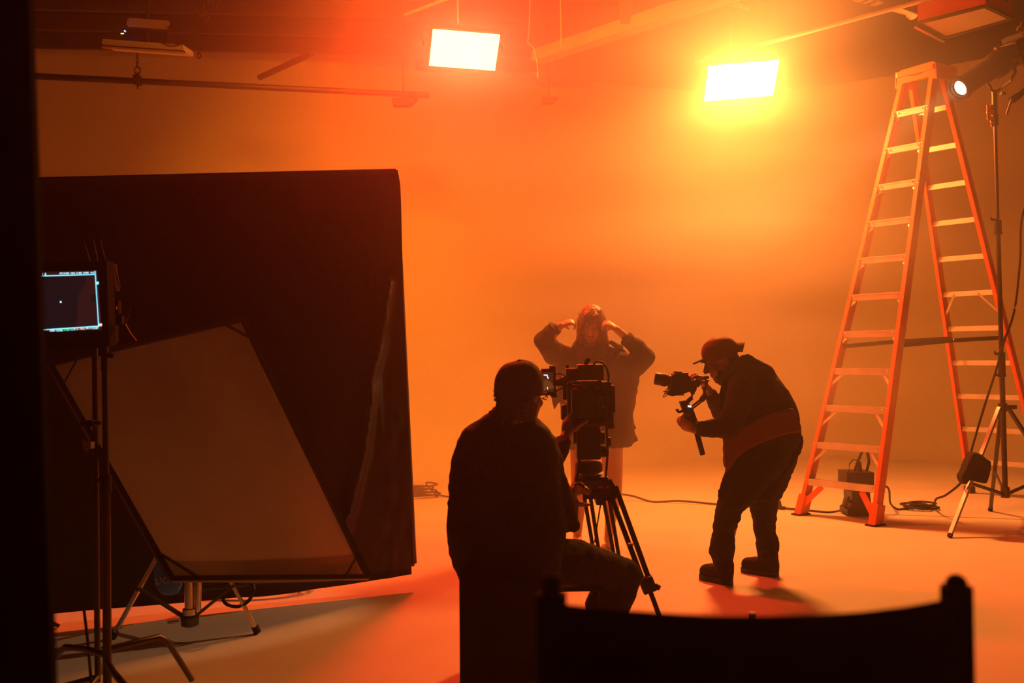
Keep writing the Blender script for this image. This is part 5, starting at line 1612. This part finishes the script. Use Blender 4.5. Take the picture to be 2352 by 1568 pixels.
obj('hot_shoe_unit', MB().box(P(1557, 855, QD), (.045, .04, .014), Euler((0, R(3), 0)).to_matrix(), .003).box(P(1570, 858, QD), (.05, .05, .012), None, .003), M['dsteel'], ca)
obj('grip_knob', MB().cone(P(1597, 878, QD - .03), P(1597, 878, QD + .03), .014).box(P(1594, 874, QD), (.03, .05, .008), None, .002), M['dsteel'], ca)
obj('plate', MB().beam(P(1524, 898, QD), P(1546, 900, QD), .03, .008, (0, 1, 0)).beam(P(1540, 906, QD), P(1570, 906, QD), .04, .010, (0, 1, 0)), M['steel'], ca)
obj('cable', MB().tube([P(1536, 888, QD - .04), P(1531, 894, QD - .05), P(1527, 903, QD - .05), P(1523, 912, QD - .04), P(1532, 908, QD - .03)], .0025), M['rubber'], ca)

# ================================================================== haze in the room
def haze_mat(name, dens, wisps):
    hm = bpy.data.materials.new(name)
    hm.use_nodes = True
    nt = hm.node_tree
    nt.nodes.clear()
    out = nt.nodes.new('ShaderNodeOutputMaterial')
    vs = nt.nodes.new('ShaderNodeVolumeScatter')
    vs.inputs['Color'].default_value = (1, 1, 1, 1)
    vs.inputs['Density'].default_value = dens
    vs.inputs['Anisotropy'].default_value = HAZE_G if wisps else 0.82
    nt.links.new(vs.outputs[0], out.inputs['Volume'])
    if wisps:
        tc = nt.nodes.new('ShaderNodeTexCoord')
        mp = nt.nodes.new('ShaderNodeMapping')
        mp.inputs['Rotation'].default_value = (0, R(-14), 0)
        mp.inputs['Scale'].default_value = (0.22, 0.30, 1.15)
        mp.inputs['Location'].default_value = (0.9, 0.0, 1.30)
        ns = nt.nodes.new('ShaderNodeTexNoise')
        ns.inputs['Scale'].default_value = 1.0
        ns.inputs['Detail'].default_value = 2.0
        ns.inputs['Roughness'].default_value = 0.5
        mr = nt.nodes.new('ShaderNodeMapRange')
        mr.inputs['From Min'].default_value = 0.36
        mr.inputs['From Max'].default_value = 0.64
        mr.inputs['To Min'].default_value = dens * 0.08
        mr.inputs['To Max'].default_value = dens * 1.95
        nt.links.new(tc.outputs['Object'], mp.inputs[0])
        nt.links.new(mp.outputs[0], ns.inputs['Vector'])
        nt.links.new(ns.outputs['Fac'], mr.inputs['Value'])
        sx = nt.nodes.new('ShaderNodeSeparateXYZ')
        ab = nt.nodes.new('ShaderNodeMath')
        ab.operation = 'SUBTRACT'
        ab.inputs[1].default_value = 0.35
        a2_ = nt.nodes.new('ShaderNodeMath')
        a2_.operation = 'ABSOLUTE'
        fr_ = nt.nodes.new('ShaderNodeMapRange')
        fr_.interpolation_type = 'SMOOTHSTEP'
        fr_.inputs['From Min'].default_value = 1.5
        fr_.inputs['From Max'].default_value = 3.3
        fr_.inputs['To Min'].default_value = 1.0
        fr_.inputs['To Max'].default_value = 0.18
        mu = nt.nodes.new('ShaderNodeMath')
        mu.operation = 'MULTIPLY'
        nt.links.new(tc.outputs['Object'], sx.inputs[0])
        nt.links.new(sx.outputs['X'], ab.inputs[0])
        nt.links.new(ab.outputs[0], a2_.inputs[0])
        nt.links.new(a2_.outputs[0], fr_.inputs['Value'])
        nt.links.new(fr_.outputs[0], mu.inputs[0])
        nt.links.new(mr.outputs[0], mu.inputs[1])
        nt.links.new(mu.outputs[0], vs.inputs['Density'])
    else:
        hm.cycles.homogeneous_volume = True if hasattr(hm.cycles, 'homogeneous_volume') else None
    return hm
hz = obj('haze', MB().box((0.1, (HAZE_Y + 13.9) / 2, CEIL / 2), (17.0, 13.9 - HAZE_Y, CEIL + 0.06)), haze_mat('set_haze', HAZE, True), None, False)
tag(hz, 'thick theatrical haze drifting in streaks over the lit set around the standing woman', 'haze', kind='stuff')
h2 = obj('thin_haze', MB().box((0.1, (HAZE_Y - .002 - 4.2) / 2, CEIL / 2), (17.0, HAZE_Y - .002 + 4.2, CEIL + 0.06)), haze_mat('thin_haze', HAZE_NEAR, False), None, False)
tag(h2, 'thin haze in the dark near half of the studio in front of the set', 'haze', kind='stuff')
